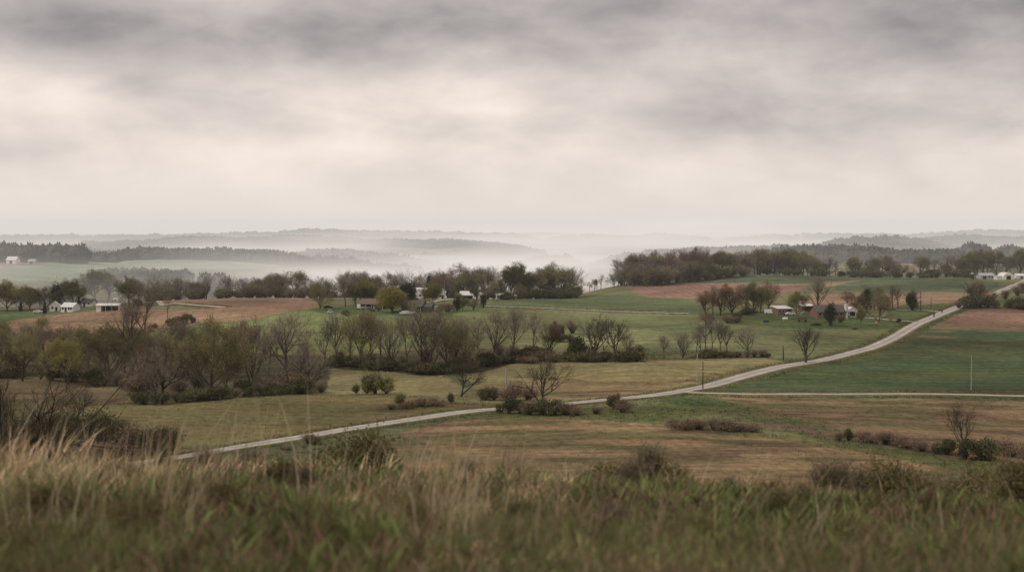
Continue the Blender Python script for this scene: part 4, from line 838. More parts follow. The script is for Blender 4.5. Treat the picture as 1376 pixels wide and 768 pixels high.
W('distant_wood', 'pale scattered trees low on the misty left slope', band(200, 420, 1130, 1300, 60), 70, (8, 14), (8, 12), M_FAR, 5)
W('distant_wood', 'faint wooded ridge below the horizon left of centre', on_ridge(2), 1900, (10, 14), (13, 18), M_FAR, 6)
W('distant_wood', 'faint wooded knoll standing out of the central mist', on_ridge(4), 330, (10, 14), (11, 15), M_FAR, 7)
W('distant_wood', 'low wooded hump in the mist right of centre', on_ridge(5), 260, (10, 14), (11, 15), M_FAR, 17)
W('distant_wood', 'pale wooded hill in the mist above the centre', on_ridge(6), 1000, (11, 15), (15, 20), M_FAR, 8)
W('distant_wood', 'dim wooded ridge behind the right hand wood', on_ridge(8), 1300, (10, 14), (11, 16), M_FAR, 9)
W('distant_wood', 'dark wooded hill left of the tan field on the right', on_ridge(9, .9), 800, (11, 16), (10, 15), M_FARD, 10)
W('distant_wood', 'blue-grey wooded ridge above the tan field on the right', on_ridge(10), 900, (11, 15), (12, 16), M_FAR, 11)
W('distant_wood', 'dim wooded ridge on the horizon at far right', on_ridge(11), 1100, (11, 15), (14, 19), M_FAR, 12)
W('distant_wood', 'dark wood around the white house at the right edge', band(1296, 1560, 1380, 1600), 420, (14, 22), (11, 16), M_FARD, 13)
W('distant_wood', 'palest wooded ridge along the left horizon', on_ridge(3), 1500, (11, 16), (18, 25), M_FAR, 14)
W('distant_wood', 'palest wooded ridge along the right horizon', on_ridge(13), 1300, (11, 16), (18, 24), M_FAR, 15)
W('distant_wood', 'scattered copses between the far fields on the left', band(-300, 180, 2100, 2600), 200, (9, 14), (10, 15), M_FAR, 16)

# ================================================================ buildings, vehicles, poles
M_WHITE = simple('white_painted_siding', (.70, .68, .64), .10, 2, .6)
M_WROOF = simple('pale_metal_roof', (.66, .65, .63), .12, 1.2, .45)
M_GROOF = simple('grey_shingle_roof', (.105, .098, .092), .25, 2.5, .9)
M_BROOF = simple('brown_shingle_roof', (.17, .13, .10), .25, 2.5, .9)
M_DARKW = simple('dark_stained_siding', (.050, .038, .032), .2, 2, .8)
M_BRICK = simple('red_brown_brick', (.20, .115, .085), .3, 4, .9)
M_TRIM = simple('white_trim', (.62, .60, .56), .08, 3, .6)
M_GLASS = simple('dark_window_glass', (.02, .023, .026), .1, 3, .15)
M_SHADE = simple('dark_doors_and_shade', (.022, .02, .018), .2, 2, .9)  # near-black for doors and for shade painted into open fronts
M_DOOR = simple('brown_door', (.12, .07, .05), .2, 2, .7)
M_CONC = simple('pale_concrete', (.40, .38, .35), .15, 1, .9)
M_SILO = simple('dark_blue_silo_steel', (.022, .027, .040), .15, 1, .35)
M_GALV = simple('galvanised_steel', (.42, .42, .42), .15, 1, .4, metal=.3)
M_POLE = simple('weathered_pole_wood', (.38, .33, .28), .25, 2, .9)
M_POLED = simple('dark_pole_wood', (.05, .04, .032), .25, 2, .9)
M_CARW = simple('white_car_paint', (.72, .72, .71), .04, 1, .3)
M_CARD = simple('dark_car_paint', (.028, .028, .032), .1, 1, .3)
M_TYRE = simple('tyre_rubber', (.018, .018, .018), .2, 3, .9)
M_REDP = simple('faded_red_paint', (.33, .085, .05), .2, 2, .5)
M_ORANGE = simple('orange_paint', (.62, .20, .04), .1, 2, .5)
M_RUST = simple('rusty_brown_boards', (.13, .08, .055), .3, 2, .9)
M_TARP = simple('grey_green_tarpaulin', (.17, .19, .13), .2, 2, .7)

class MB:
    def __init__(s): s.b = bmesh.new()
    def box(s, x0, x1, y0, y1, z0, z1, bev=0):
        v = [s.b.verts.new((x, y, z)) for x in (x0, x1) for y in (y0, y1) for z in (z0, z1)]
        for f in ((0, 1, 3, 2), (4, 6, 7, 5), (0, 4, 5, 1), (2, 3, 7, 6), (0, 2, 6, 4), (1, 5, 7, 3)): s.b.faces.new([v[i] for i in f])
        return s
    def prism(s, prof, x0, x1, axis='x'):
        """closed outline in (y, z) pushed along x (or (x, z) along y)"""
        q = lambda a, t: (t, a[0], a[1]) if axis == 'x' else (a[0], t, a[1])
        A = [s.b.verts.new(q(p, x0)) for p in prof]; B = [s.b.verts.new(q(p, x1)) for p in prof]; n = len(prof)
        s.b.faces.new(A); s.b.faces.new(B[::-1])
        for i in range(n): s.b.faces.new((A[i], B[i], B[(i + 1) % n], A[(i + 1) % n]))
        return s
    def ring(s, rz, k=12, cx=0, cy=0):
        rows = [[s.b.verts.new((cx + r * math.cos(2 * PI * j / k), cy + r * math.sin(2 * PI * j / k), z)) for j in range(k)] for r, z in rz]
        for a, b_ in zip(rows[:-1], rows[1:]):
            for j in range(k): s.b.faces.new((a[j], a[(j + 1) % k], b_[(j + 1) % k], b_[j]))
        s.b.faces.new(rows[0][::-1]); s.b.faces.new(rows[-1]); return s
    def wheel(s, x, y, z, r, w, k=12):
        rows = [[s.b.verts.new((x + rr_ * math.cos(2 * PI * j / k), yy, z + rr_ * math.sin(2 * PI * j / k))) for j in range(k)] for rr_, yy in ((r * .55, y - w / 2), (r, y - w / 2), (r, y + w / 2), (r * .55, y + w / 2))]
        for a, b_ in zip(rows[:-1], rows[1:]):
            for j in range(k): s.b.faces.new((a[j], a[(j + 1) % k], b_[(j + 1) % k], b_[j]))
        s.b.faces.new(rows[0]); s.b.faces.new(rows[-1]); return s
    def build(s, name, mat, parent=None, bev=0, smooth=False):
        bmesh.ops.recalc_face_normals(s.b, faces=s.b.faces)
        if bev: bmesh.ops.bevel(s.b, geom=list(s.b.edges), offset=bev, segments=2, affect='EDGES', clamp_overlap=True)
        me = bpy.data.meshes.new(name); s.b.to_mesh(me); s.b.free(); me.materials.append(mat)
        if smooth: me.polygons.foreach_set('use_smooth', np.ones(len(me.polygons), bool))
        return link(name, me, parent)
def root(name, label, cat, u, v, rz=0, d=None, dmin=60, group=None, s=1):
    x, y, z = hit(u, v, dmin) if d is None else at(u, d)
    return tag(empty(name, (x, y, z), math.radians(rz), s), label, cat, group)
def mpp(u, v, dmin=60): return hit(u, v, dmin)[1] / F        # metres that one pixel spans there

def gable(r, W_, D_, H_, R_, wall, roof, over=.4, ridge='x'):
    """walls with gable ends and a two-slope roof of real thickness; front is -y"""
    if ridge == 'x':
        MB().prism([(-D_ / 2, -.6), (D_ / 2, -.6), (D_ / 2, H_), (0, H_ + R_ - .02), (-D_ / 2, H_)], -W_ / 2, W_ / 2).build('wall', wall, r)
        k = R_ / (D_ / 2); e = D_ / 2 + over; t = .18
        return MB().prism([(-e, H_ - k * over), (0, H_ + R_), (e, H_ - k * over), (e, H_ - k * over + t), (0, H_ + R_ + t), (-e, H_ - k * over + t)], -W_ / 2 - over, W_ / 2 + over).build('roof', roof, r)
    MB().prism([(-W_ / 2, -.6), (W_ / 2, -.6), (W_ / 2, H_), (0, H_ + R_ - .02), (-W_ / 2, H_)], -D_ / 2, D_ / 2, 'y').build('wall', wall, r)
    k = R_ / (W_ / 2); e = W_ / 2 + over; t = .18
    return MB().prism([(-e, H_ - k * over), (0, H_ + R_), (e, H_ - k * over), (e, H_ - k * over + t), (0, H_ + R_ + t), (-e, H_ - k * over + t)], -D_ / 2 - over, D_ / 2 + over, 'y').build('roof', roof, r)
def window(r, x, z, w_, h, y):
    f = MB().box(x - w_ / 2 - .1, x + w_ / 2 + .1, y - .06, y + .02, z - .1, z + h + .1).build('window', M_TRIM, r)
    MB().box(x - w_ / 2, x + w_ / 2, y - .09, y - .062, z, z + h).build('pane', M_GLASS, f)
def door(r, x, w_, h, y, m=None, z=0):
    f = MB().box(x - w_ / 2, x + w_ / 2, y - .07, y + .02, z - .3, z + h).build('door', m or M_DOOR, r)
    if w_ < 1.5: MB().box(x + w_ * .32, x + w_ * .4, y - .12, y - .072, z + h * .45, z + h * .5).build('handle', M_GALV, f)
def chimney(roof, x, y, z0, z1, w_=.7):
    MB().box(x - w_ / 2, x + w_ / 2, y - w_ / 2, y + w_ / 2, z0, z1).box(x - w_ / 2 - .08, x + w_ / 2 + .08, y - w_ / 2 - .08, y + w_ / 2 + .08, z1 + .003, z1 + .15).build('chimney', M_BRICK, roof)

# dark farmhouse with its grey roof and lower wing
r = root('farmhouse', 'dark brown farmhouse with grey roof and lower wing beside a dark conifer', 'farmhouse', 557, 418, -14)
rf = gable(r, 9.6, 8, 2.6, 2.4, M_DARKW, M_GROOF, .5); chimney(rf, 1.5, .6, 4.2, 5.9)
for x in (-3.3, -1.4, 2.8): window(r, x, .9, 1.0, 1.2, -4)
door(r, .6, 1.0, 2.1, -4, M_TRIM)
for x in (-4.6, -2.3, 0, 2.3, 4.6): MB().box(x - .07, x + .07, -5.6, -5.46, -.5, 2.35).build('porch_post', M_TRIM, r)
MB().prism([(-5.8, 2.36), (-4.55, 2.6), (-4.55, 2.72), (-5.8, 2.48)], -5.1, 5.1).build('porch_roof', M_GROOF, r)
MB().prism([(-3, -.6), (3, -.6), (3, 2.3), (0, 3.8), (-3, 2.3)], 4.803, 9.0).build('wing', M_DARKW, r)
MB().prism([(-3.3, 2.2), (0, 3.86), (3.3, 2.2), (3.3, 2.36), (0, 4.02), (-3.3, 2.36)], 5.32, 9.3).build('wing_roof', M_GROOF, r)
# brown-roofed house with a long porch
r = root('farmhouse', 'low brown-roofed house with long shaded porch left of dark farmhouse', 'farmhouse', 503, 414, -8)
rf = gable(r, 11.5, 8, 2.5, 2.0, M_DARKW, M_BROOF, .5); chimney(rf, 4.0, .4, 3.8, 5.6)
for x in (-4.2, -2, 3.8): window(r, x, .9, 1.1, 1.2, -4)
door(r, .8, 1.0, 2.1, -4, M_TRIM)
for x in (-5.4, -2.7, 0, 2.7, 5.4): MB().box(x - .07, x + .07, -5.9, -5.76, -.5, 2.2).build('porch_post', M_TRIM, r)
MB().prism([(-6.1, 2.2), (-4.55, 2.5), (-4.55, 2.62), (-6.1, 2.32)], -5.9, 5.9).build('porch_roof', M_BROOF, r)
# brick farmhouse on the right
r = root('farmhouse', 'long brick farmhouse with grey roof in the trees beside the road', 'farmhouse', 1112, 426, 12)
rf = gable(r, 13.6, 8.5, 2.8, 2.5, M_BRICK, M_GROOF, .5); chimney(rf, 3.2, 1.2, 4.6, 6.5)
for x in (-5.6, -3.6, .2, 4.6): window(r, x, 1.0, 1.1, 1.3, -4.25)
window(r, 2.2, 1.0, 1.8, 1.3, -4.25); door(r, -1.7, 1.1, 2.1, -4.25, M_TRIM)
MB().box(6.803, 8.0, -4.3, -2.6, -.6, 6.0).build('end_chimney', M_TRIM, r)
# white garage at its side
r = root('garage', 'small white garage at the right end of the brick farmhouse', 'garage', 1142, 424, 12)
gable(r, 5.0, 5.5, 2.7, 1.3, M_WHITE, M_WROOF, .3, 'y'); door(r, .0, 2.6, 2.1, -2.75, M_SHADE); window(r, -1.9, 1.1, .6, .9, -2.75)
# shed with pale roof
r = root('farm_shed', 'brick shed with pale sloping metal roof left of the round green tree', 'shed', 1050, 422, 16)
MB().prism([(-3.5, -.6), (3.5, -.6), (3.5, 3.6), (-3.5, 2.8)], -3.6, 3.6).build('wall', M_BRICK, r)
MB().prism([(-4.2, 2.74), (4.0, 3.68), (4.0, 3.86), (-4.2, 2.92)], -4.0, 4.0).build('roof', M_WROOF, r)
door(r, 2.0, 1.9, 2.2, -3.5, M_SHADE); window(r, -.8, 1.0, .9, 1.0, -3.5); window(r, -2.5, 1.0, .9, 1.0, -3.5)
r = root('farm_shed', 'pale-roofed open shed just behind and left of the brick farmhouse', 'shed', 1083, 418, 10)
MB().prism([(-2.5, -.6), (2.5, -.6), (2.5, 3.2), (-2.5, 2.6)], -3, 3).build('wall', M_RUST, r); MB().prism([(-3, 2.6), (2.8, 3.3), (2.8, 3.45), (-3, 2.75)], -3.3, 3.3).build('roof', M_WROOF, r); door(r, 0, 3.6, 2.1, -2.5, M_SHADE)  # wide dark panel stands in for the shade of the opening
# white barns, centre
def white_barn(label, u, v, W_, D_, H_, R_, rz=0, wall=None, roof=None, doors=((0, 3, 2.4),), wins=(), dd=None, name='barn', ridge='x', dmin=60, cat='barn'):
    r = root(name, label, cat, u, v, rz, d=dd, dmin=dmin); gable(r, W_, D_, H_, R_, wall or M_WHITE, roof or M_WROOF, .4, ridge)
    for x, w_, h in doors: door(r, x, w_, h, -D_ / 2, M_SHADE)
    for x in wins: window(r, x, 1.0, .9, 1.1, -D_ / 2)
    return r
white_barn('white barn with pale roof and dark open front among the centre trees', 627, 398, 6.6, 7, 2.2, 1.8, 8, doors=((0, 5.6, 1.7),), dd=748)  # open front is a dark panel, inner shade put into its colour
white_barn('small white gabled house right of the white barn in the centre', 645, 398, 4.2, 5, 1.9, 1.5, -10, doors=((-1.2, .9, 2),), wins=(.9,), dd=742, name='house', ridge='y', cat='house')
white_barn('white shed half hidden under the tree line right of centre', 672, 399, 4.0, 5, 1.7, 1.1, 5, doors=((.6, 1.5, 1.5),), wins=(-1.2,), dd=745, name='farm_shed', cat='shed')
white_barn('small white shed at the foot of the tree line, farthest right', 690, 400.5, 2.6, 4, 1.5, .8, 5, doors=((0, 1.1, 1.3),), dd=745, name='farm_shed', cat='shed')
white_barn('pale house with flat white roof behind the dark conifers', 567, 401, 5.2, 6, 4.6, .8, 6, doors=((1.2, 1.0, 2.0),), wins=(-1.2,), dd=745, name='house', cat='house')
white_barn('white house glimpsed right of the rounded tree at the dark farmhouse', 594, 401, 3.6, 6, 3.6, 1.8, 0, doors=((.4, 1, 2),), wins=(-1.0,), dd=745, name='house', ridge='y', cat='house')
# far left farm
r = root('open_shed', 'long white open-fronted shed at the edge of the left brown field', 'shed', 146, 417, 6)
MB().box(-5.4, -3.2, -3, 3, -.6, 2.6).box(-3.2 + .003, 5.4, 2.8, 3, -.6, 2.6).box(5.2, 5.4, -3, 2.797, -.6, 2.6).build('wall', M_WHITE, r)
MB().prism([(-3.5, 2.5), (3.3, 3.3), (3.3, 3.5), (-3.5, 2.72)], -5.8, 5.8).build('roof', M_WROOF, r)
for x in (-1.0, 2.0): MB().box(x - .1, x + .1, -2.9, -2.7, -.6, 2.55).build('post', M_TRIM, r)
MB().box(-3.0, 5.1, 2.6, 2.79, -.5, 2.5).build('back_shade', M_SHADE, r)  # dark sheet standing in for the shade inside the open shed
white_barn('white gabled house between the dark trees at the left farm', 95, 418, 6.6, 7, 2.4, 1.8, -15, doors=((-.6, 1.0, 2.0),), wins=(-2.2, 1.2, 2.4), name='house', cat='house')
white_barn('tall white house behind the dark conifer at the left farm', 74, 417, 4.6, 6, 2.6, 2.0, 12, doors=((.9, 1.0, 2.0),), wins=(-1.0,), name='house', ridge='y', cat='house')
white_barn('grey-roofed low house with white gable at the left farm', 119, 411, 6.2, 6, 2.0, 1.6, -8, roof=M_GROOF, doors=((-1, 1.0, 1.9),), wins=(1.4,), name='house', cat='house')
white_barn('pale roofed shed beside the lane above the left farm', 156, 404, 3.6, 4, 1.6, .6, 0, doors=((0, 1.4, 1.4),), name='farm_shed', cat='shed')
white_barn('pale house in front of the dark wood at far left', 18, 350, 11, 9, 4, 3.5, -10, doors=((0, 3, 3),), dd=1490, name='house', cat='house')
white_barn('smaller pale shed right of the pale house at far left', 44, 350, 7, 8, 3, 2, 0, wall=M_CONC, roof=M_GALV, doors=((0, 3, 2.4),), dd=1490, name='farm_shed', cat='shed')
# top right farm
r = root('silo', 'dark blue silo with pale cap on the green hilltop at right', 'silo', 1306.5, 375, 0)
MB().ring([(1.05, -1), (1.05, 3.3)], 16).build('tower', M_SILO, r, smooth=False); MB().ring([(1.12, 3.303), (1.05, 3.55), (.75, 3.95), (.15, 4.2)], 16).build('dome', M_GALV, r, smooth=True)
white_barn('low grey house right of the dark silo', 1324, 374.5, 9, 7, 2.2, 1.4, 5, wall=M_CONC, roof=M_GALV, doors=((-2, 2, 1.9),), wins=(1, 3), name='house', cat='house')
r = root('round_barn', 'white round-roofed barn beside the road at the top right', 'barn', 1351, 375, 10)
pr = [(-4.0, -.6), (4.0, -.6)] + [(4.0 * math.cos(t), 4.4 * math.sin(t)) for t in np.linspace(0, PI, 11)]
MB().prism(pr, -4, 4, 'y').build('shell', M_WHITE, r); MB().box(-1.5, 1.5, -4.08, -4.003, -.3, 2.4).build('door', M_SHADE, r); MB().box(-7.5, -4.2, -3, 1, -.5, 2.0).prism([(-3.3, 2.003), (1.3, 2.003), (1.3, 2.2), (-3.3, 2.2)], -7.8, -4.15).build('lean_to', M_WHITE, r)
white_barn('small white shed at the right edge beyond the hill road', 1369, 373.5, 5, 5, 1.6, 1.2, 0, doors=((1, 1.5, 1.4),), name='farm_shed', cat='shed')
white_barn('white house on the wooded far slope at the right', 1331, 353, 15, 10, 4.5, 3.5, 10, doors=((-3, 2, 3),), wins=(2, 4), dd=1330, name='house', cat='house')
r = root('farm_shed', 'little red-roofed shed behind the big tree by the hill road', 'shed', 1324, 404, 5, d=742); gable(r, 3.4, 3, 1.9, 1.0, M_CONC, M_REDP, .3); door(r, .4, .9, 1.7, -1.5, M_SHADE)

# vehicles
def car(label, u, v, rz, paint, van=False, L=4.4, name='parked_car', cat='car'):
    r = root(name, label, cat, u, v, rz); h = L / 4.4; W_ = .88
    if van: prof = [(-L / 2, .35), (L / 2, .35), (L / 2, 1.0), (L / 2 - .5, 1.15), (L / 2 - 1.1, 2.05), (-L / 2 + .1, 2.1), (-L / 2, 1.9)]
    else: prof = [(-2.2 * h, .35), (2.2 * h, .35), (2.2 * h, .78), (1.9 * h, .9), (1.0 * h, .98), (.35 * h, 1.42), (-1.0 * h, 1.46), (-1.75 * h, 1.02), (-2.2 * h, .96)]
    b = MB().prism(prof, -W_, W_, 'y').build('body', paint, r, bev=.05)
    if van: w_ = [[(L / 2 - 1.0, 1.25), (L / 2 - 1.3, 1.85), (L / 2 - 2.0, 1.85), (L / 2 - 2.0, 1.25)]]
    else: w_ = [[(.75 * h, 1.0), (.3 * h, 1.34), (-.3 * h, 1.36), (-.3 * h, 1.0)], [(-.4 * h, 1.0), (-.4 * h, 1.36), (-.95 * h, 1.36), (-1.5 * h, 1.03)]]
    for q in w_: MB().prism(q, -W_ - .012, W_ + .012, 'y').build('window', M_GLASS, r)
    for x in (-1.35 * h, 1.35 * h):
        for y in (-W_ + .1, W_ - .1): MB().wheel(x, y, .33, .34, .24).build('wheel', M_TYRE, r)
    for y in (-.6, .6): MB().box(L / 2 - .02, L / 2 + .03, y - .16, y + .16, .62, .76).build('headlight', M_TRIM, r)
car('white car at the left end of the brown-roofed house', 484, 414.5, 80, M_CARW, van=True, L=4.6)
car('white car parked before the porch of the brown-roofed house', 491.5, 415, 12, M_CARW)
car('dark car parked under the leaning tree at centre left', 441, 414, 5, M_CARD)
car('white car at the edge of the left farm trees', 51, 420, 0, M_CARW)
car('white van beside the pale-roofed brick shed', 1035, 421.5, -8, M_CARW, van=True, L=5.4, name='parked_van', cat='van')
car('small white pickup between brick shed and round green tree', 1062, 423, 4, M_CARW)
car('dark car in front of the white garage', 1138, 426, 70, M_CARD)
r = root('camper_trailer', 'white camper trailer at the right end of the dark farmhouse', 'camper', 584, 418, 70)
MB().prism([(-1.5, .5), (1.3, .5), (1.6, 1.2), (1.5, 2.3), (1.1, 2.55), (-1.4, 2.55), (-1.6, 2.2)], -1.05, 1.05, 'y').build('body', M_CARW, r, bev=.06)
for y in (-1.0, 1.0): MB().wheel(-.1, y, .36, .36, .22).build('wheel', M_TYRE, r)
MB().box(-.6, .5, -1.07, 1.07, 1.4, 2.0).build('window', M_GLASS, r); MB().box(1.5, 2.7, -.06, .06, .5, .6).build('tow_bar', M_GALV, r)
r = root('boat_trailer', 'long low white boat on a trailer before the dark farmhouse', 'boat trailer', 547, 423.5, 4)
MB().prism([(-3.5, 1.0), (-3.5, 1.5), (2.6, 1.6), (3.7, 1.75), (3.0, 1.0), (2.0, .7), (-3.2, .7)], -1.05, 1.05, 'y').build('hull', M_CARW, r, bev=.12)
MB().prism([(-2.6, 1.55), (-2.3, 1.95), (.6, 2.05), (1.6, 1.65)], -.8, .8, 'y').build('cover', M_WHITE, r, bev=.08)
for x in (-1.2, -.3):
    for y in (-.95, .95): MB().wheel(x, y, .33, .33, .2).build('wheel', M_TYRE, r)
MB().box(-3.3, 4.6, -.07, .07, .5, .62).box(-3.2, 2.2, -.7, -.6, .55, .66).box(-3.2, 2.2, .6, .7, .55, .66).build('frame', M_GALV, r)
r = root('garden_tractor', 'small red tractor on the lawn before the brown-roofed house', 'tractor', 500, 418.5, 20)
MB().prism([(0, .5), (1.3, .5), (1.35, 1.05), (.1, 1.15)], -.35, .35, 'y').build('bonnet', M_REDP, r, bev=.05); MB().prism([(-.9, .7), (-.2, .7), (-.2, 1.0), (-.75, 1.05), (-.95, 1.55), (-1.05, 1.5)], -.32, .32, 'y').build('seat', M_TYRE, r)
for x, q in ((-.6, .62), (1.0, .36)):
    for y in (-.6, .6): MB().wheel(x, y, q, q, .26).build('wheel', M_TYRE, r)
r = root('utility_cart', 'small white utility cart alone on the lawn at centre left', 'utility cart', 443.5, 421, 10)
MB().prism([(-1.2, .45), (1.3, .45), (1.35, .85), (.8, 1.0), (.7, .7), (-.1, .7), (-.1, .95), (-1.2, .95)], -.6, .6, 'y').build('body', M_CARW, r, bev=.03)
for x in (-.8, .9):
    for y in (-.6, .6): MB().wheel(x, y, .3, .3, .22).build('wheel', M_TYRE, r)
MB().box(.55, .6, -.55, -.5, .9, 1.8).box(.55, .6, .5, .55, .9, 1.8).box(-.6, -.55, -.55, -.5, .9, 1.8).box(-.6, -.55, .5, .55, .9, 1.8).box(-.7, .7, -.62, .62, 1.803, 1.87).build('canopy', M_CARW, r)
r = root('propane_tank', 'white propane tank on the lawn left of the brick farmhouse', 'tank', 1055, 430.5, 5)
MB().prism([(.55 * math.cos(t), .85 + .55 * math.sin(t)) for t in np.linspace(0, 2 * PI, 15)[:-1]], -1.1, 1.1).build('tank', M_CARW, r, bev=.1)
for x in (-.7, .7): MB().box(x - .1, x + .1, -.4, .4, -.2, .36).build('leg', M_CONC, r)
MB().ring([(.18, 1.36), (.18, 1.55), (.1, 1.62)], 10).build('lid', M_GALV, r)
r = root('hay_wagon', 'rusty brown wagon on the lawn before the brick farmhouse', 'wagon', 1078, 432, -6)
MB().box(-2.1, 2.1, -1, 1, .8, .95).box(-2.1, -2.0, -1, 1, .953, 2.0).box(2.0, 2.1, -1, 1, .953, 2.0).box(-1.997, 1.997, .9, 1, .953, 1.9).box(-1.997, 1.997, -1, -.9, .953, 1.5).build('bed', M_RUST, r)
for x in (-1.4, 1.4):
    for y in (-.95, .95): MB().wheel(x, y, .42, .42, .2).build('wheel', M_TYRE, r)
r = root('covered_stack', 'grey-green tarpaulin over a stack left of the brick farmhouse', 'tarpaulin', 1082, 423, 10)
MB().prism([(-2.2, -.2), (2.2, -.2), (2.0, 1.0), (.9, 1.7), (-.6, 1.75), (-1.9, 1.1)], -1.2, 1.2, 'y').build('sheet', M_TARP, r, bev=.12); MB().box(-2.3, 2.3, -1.25, 1.25, -.3, .1).build('base', M_RUST, r)
r = root('water_trough', 'small dark trough on the grass left of the propane tank', 'trough', 1029.5, 432.5, 0)
MB().prism([(-1.0, 0), (1.0, 0), (1.15, .7), (1.0, .7), (.9, .15), (-.9, .15), (-1.0, .7), (-1.15, .7)], -.5, .5, 'y').box(-1.0, 1.0, -.5, -.44, .15, .7).box(-1.0, 1.0, .44, .5, .15, .7).build('basin', M_CARD, r)
r = root('orange_marker', 'orange round marker on a short post at the lawn edge', 'marker', 1177.5, 438, 0)
MB().ring([(.06, -.3), (.05, 1.0)], 8).build('post', M_POLED, r); MB().ring([(.1, .72), (.48, .9), (.66, 1.3), (.48, 1.7), (.1, 1.88)], 12).build('ball', M_ORANGE, r, smooth=True)

# poles along the roads
def pole(label, u, v, vt, mat, rad=.15, arm=True, d=None, lean=0, cat='utility pole', name='utility_pole'):
    r = root(name, label, cat, u, v, 0, d=d, group='wooden poles along the roads'); x, y, z = r.location
    H_ = (v - vt) * y / F; r.rotation_euler = (0, math.radians(lean), random.uniform(0, 6))
    MB().ring([(rad * 1.15, -.6), (rad, H_ * .5), (rad * .72, H_)], 10).build('shaft', mat, r, smooth=False)
    MB().ring([(rad * .3, H_ + .003), (rad * .45, H_ + .12), (rad * .3, H_ + .22)], 8).build('insulator', M_GALV, r)
    MB().box(-rad * 1.0, rad * 1.0, -rad * 1.06, -rad * .8, H_ * .62, H_ * .62 + .5).build('plate', M_GALV, r)
pole('pale pole by the road bend, left of the bare bush tree', 680, 535, 495, M_POLE, .22)
pole('shorter brown pole just right of the pale pole at the bend', 686, 532, 511, M_POLED, .1)
pole('pole at the edge of the tan field left of the junction', 937, 511, 475, M_POLE, .2)
pole('brown pole at the junction of the gravel road', 944.5, 522.5, 485, M_POLED, .15)
pole('dark leaning pole on the verge near the lone bare tree', 1053, 484, 464, M_POLED, .2, lean=3)
pole('pale pole standing alone in the dark green field', 1305, 523.5, 477, M_POLE, .13)
pole('tall dark pole beside the drive near the brown strip', 1237, 418, 392, M_POLED, .2)
pole('thin pole in front of the brown strip on the right', 1251, 413, 398, M_POLED, .14)
pole('short thick dark post at the road edge below the hill tree', 1255, 426, 415, M_POLED, .3)
pole('low dark post at the road edge nearest the hill tree', 1266, 420, 415.5, M_POLED, .25)
pole('grey pole right of the rounded tree near the white barn', 597, 411, 383, M_POLE, .18)

# ================================================================ grass and weeds
m, nt, b = new_mat('meadow_blades')
at_ = N(nt, 'ShaderNodeAttribute', attribute_name='tone'); nt.links.new(at_.outputs['Color'], b.inputs['Base Color']); b.inputs['Roughness'].default_value = .75; b.inputs['Specular IOR Level'].default_value = .1
t_ = N(nt, 'ShaderNodeBsdfTranslucent'); nt.links.new(at_.outputs['Color'], t_.inputs[0]); mx = N(nt, 'ShaderNodeMixShader'); mx.inputs[0].default_value = .3
nt.links.new(b.outputs[0], mx.inputs[1]); nt.links.new(t_.outputs[0], mx.inputs[2]); nt.links.new(mx.outputs[0], nt.nodes['Material Output'].inputs[0])
M_BLADE = m
def blades(name, label, x, y, h, wd, lean, az, col, cat):
    """each blade a tapering strip of three pieces, bent over towards its tip"""
    n = len(x); z = height(x, y) - .03; r = RNG
    fa = r.uniform(0, 2 * PI, n); sx, sy = np.cos(fa), np.sin(fa); lx, ly = np.cos(az), np.sin(az)
    V = np.zeros((n, 7, 3), np.float32); C = np.zeros((n, 7, 4), np.float32); C[..., 3] = 1
    for k, (t, w_) in enumerate(((0, 1), (.4, .85), (.75, .5), (1, 0))):
        off = lean * h * t ** 1.9; zz = z + h * t * np.sqrt(np.clip(1 - (lean * t * .75) ** 2, .12, 1))
        cx, cy = x + lx * off, y + ly * off
        if k < 3:
            V[:, 2 * k] = np.stack([cx - sx * wd * w_, cy - sy * wd * w_, zz], 1); V[:, 2 * k + 1] = np.stack([cx + sx * wd * w_, cy + sy * wd * w_, zz], 1)
        else: V[:, 6] = np.stack([cx, cy, zz], 1)
    C[..., :3] = col[:, None, :]
    i = np.arange(n)[:, None] * 7
    Q = np.concatenate([i + np.array([0, 1, 3, 2]), i + np.array([2, 3, 5, 4])]); Tr = i + np.array([4, 5, 6])
    me = mesh_np(name, V.reshape(-1, 3), [Q, Tr], M_BLADE); vattr(me, 'tone', C)
    return tag(link(name, me), label, cat, kind='stuff')
TAN = np.array((.50, .375, .22)); STRAW = np.array((.70, .58, .40)); GRN = np.array((.20, .215, .085)); BRN = np.array((.25, .17, .11)); DGR = np.array((.055, .068, .028))
def tufts(n, per, d0, d1, u0=-420, u1=1800):
    r = RNG; d = np.exp(r.uniform(math.log(d0), math.log(d1), n)); u = r.uniform(u0, u1, n); x = (u - 688) / F * d
    cid = np.repeat(np.arange(n), per); rad = r.uniform(.03, .16, n)[cid] * np.sqrt(d[cid] / 10)
    return x[cid] + r.normal(size=n * per) * rad, d[cid] + r.normal(size=n * per) * rad, cid, u, d
def level(u, d):                 # how tall the grass stands along the brow, tallest at left
    return np.interp(u, [-400, 0, 250, 450, 650, 900, 1200, 1800], [.40, .37, .24, .21, .23, .19, .18, .18]) * np.interp(d, [4, 7, 10, 14, 24, 34], [.38, .5, .75, 1.0, 1.0, .8])
n, per = 8200, 22
x, y, cid, u, d = tufts(n, per, 4.6, 33)
tx, ty = (u - 688) / F * d, d
pt = fbm(tx * .9 + 3, ty * .55, 51, 3); pg = np.clip((fbm(tx * .55, ty * .3 + 9, 53, 3) - .5) * 7 + .45 + np.interp(u, [0, 500, 900, 1376], [.02, .03, .12, .15]) + np.interp(d, [5, 9, 14, 26], [.38, .2, .0, -.2]), .05, .97)
spot = lambda uu, dd, wu, wd: np.exp(-((u - uu) / wu) ** 2 - (np.log(d / dd) / wd) ** 2)
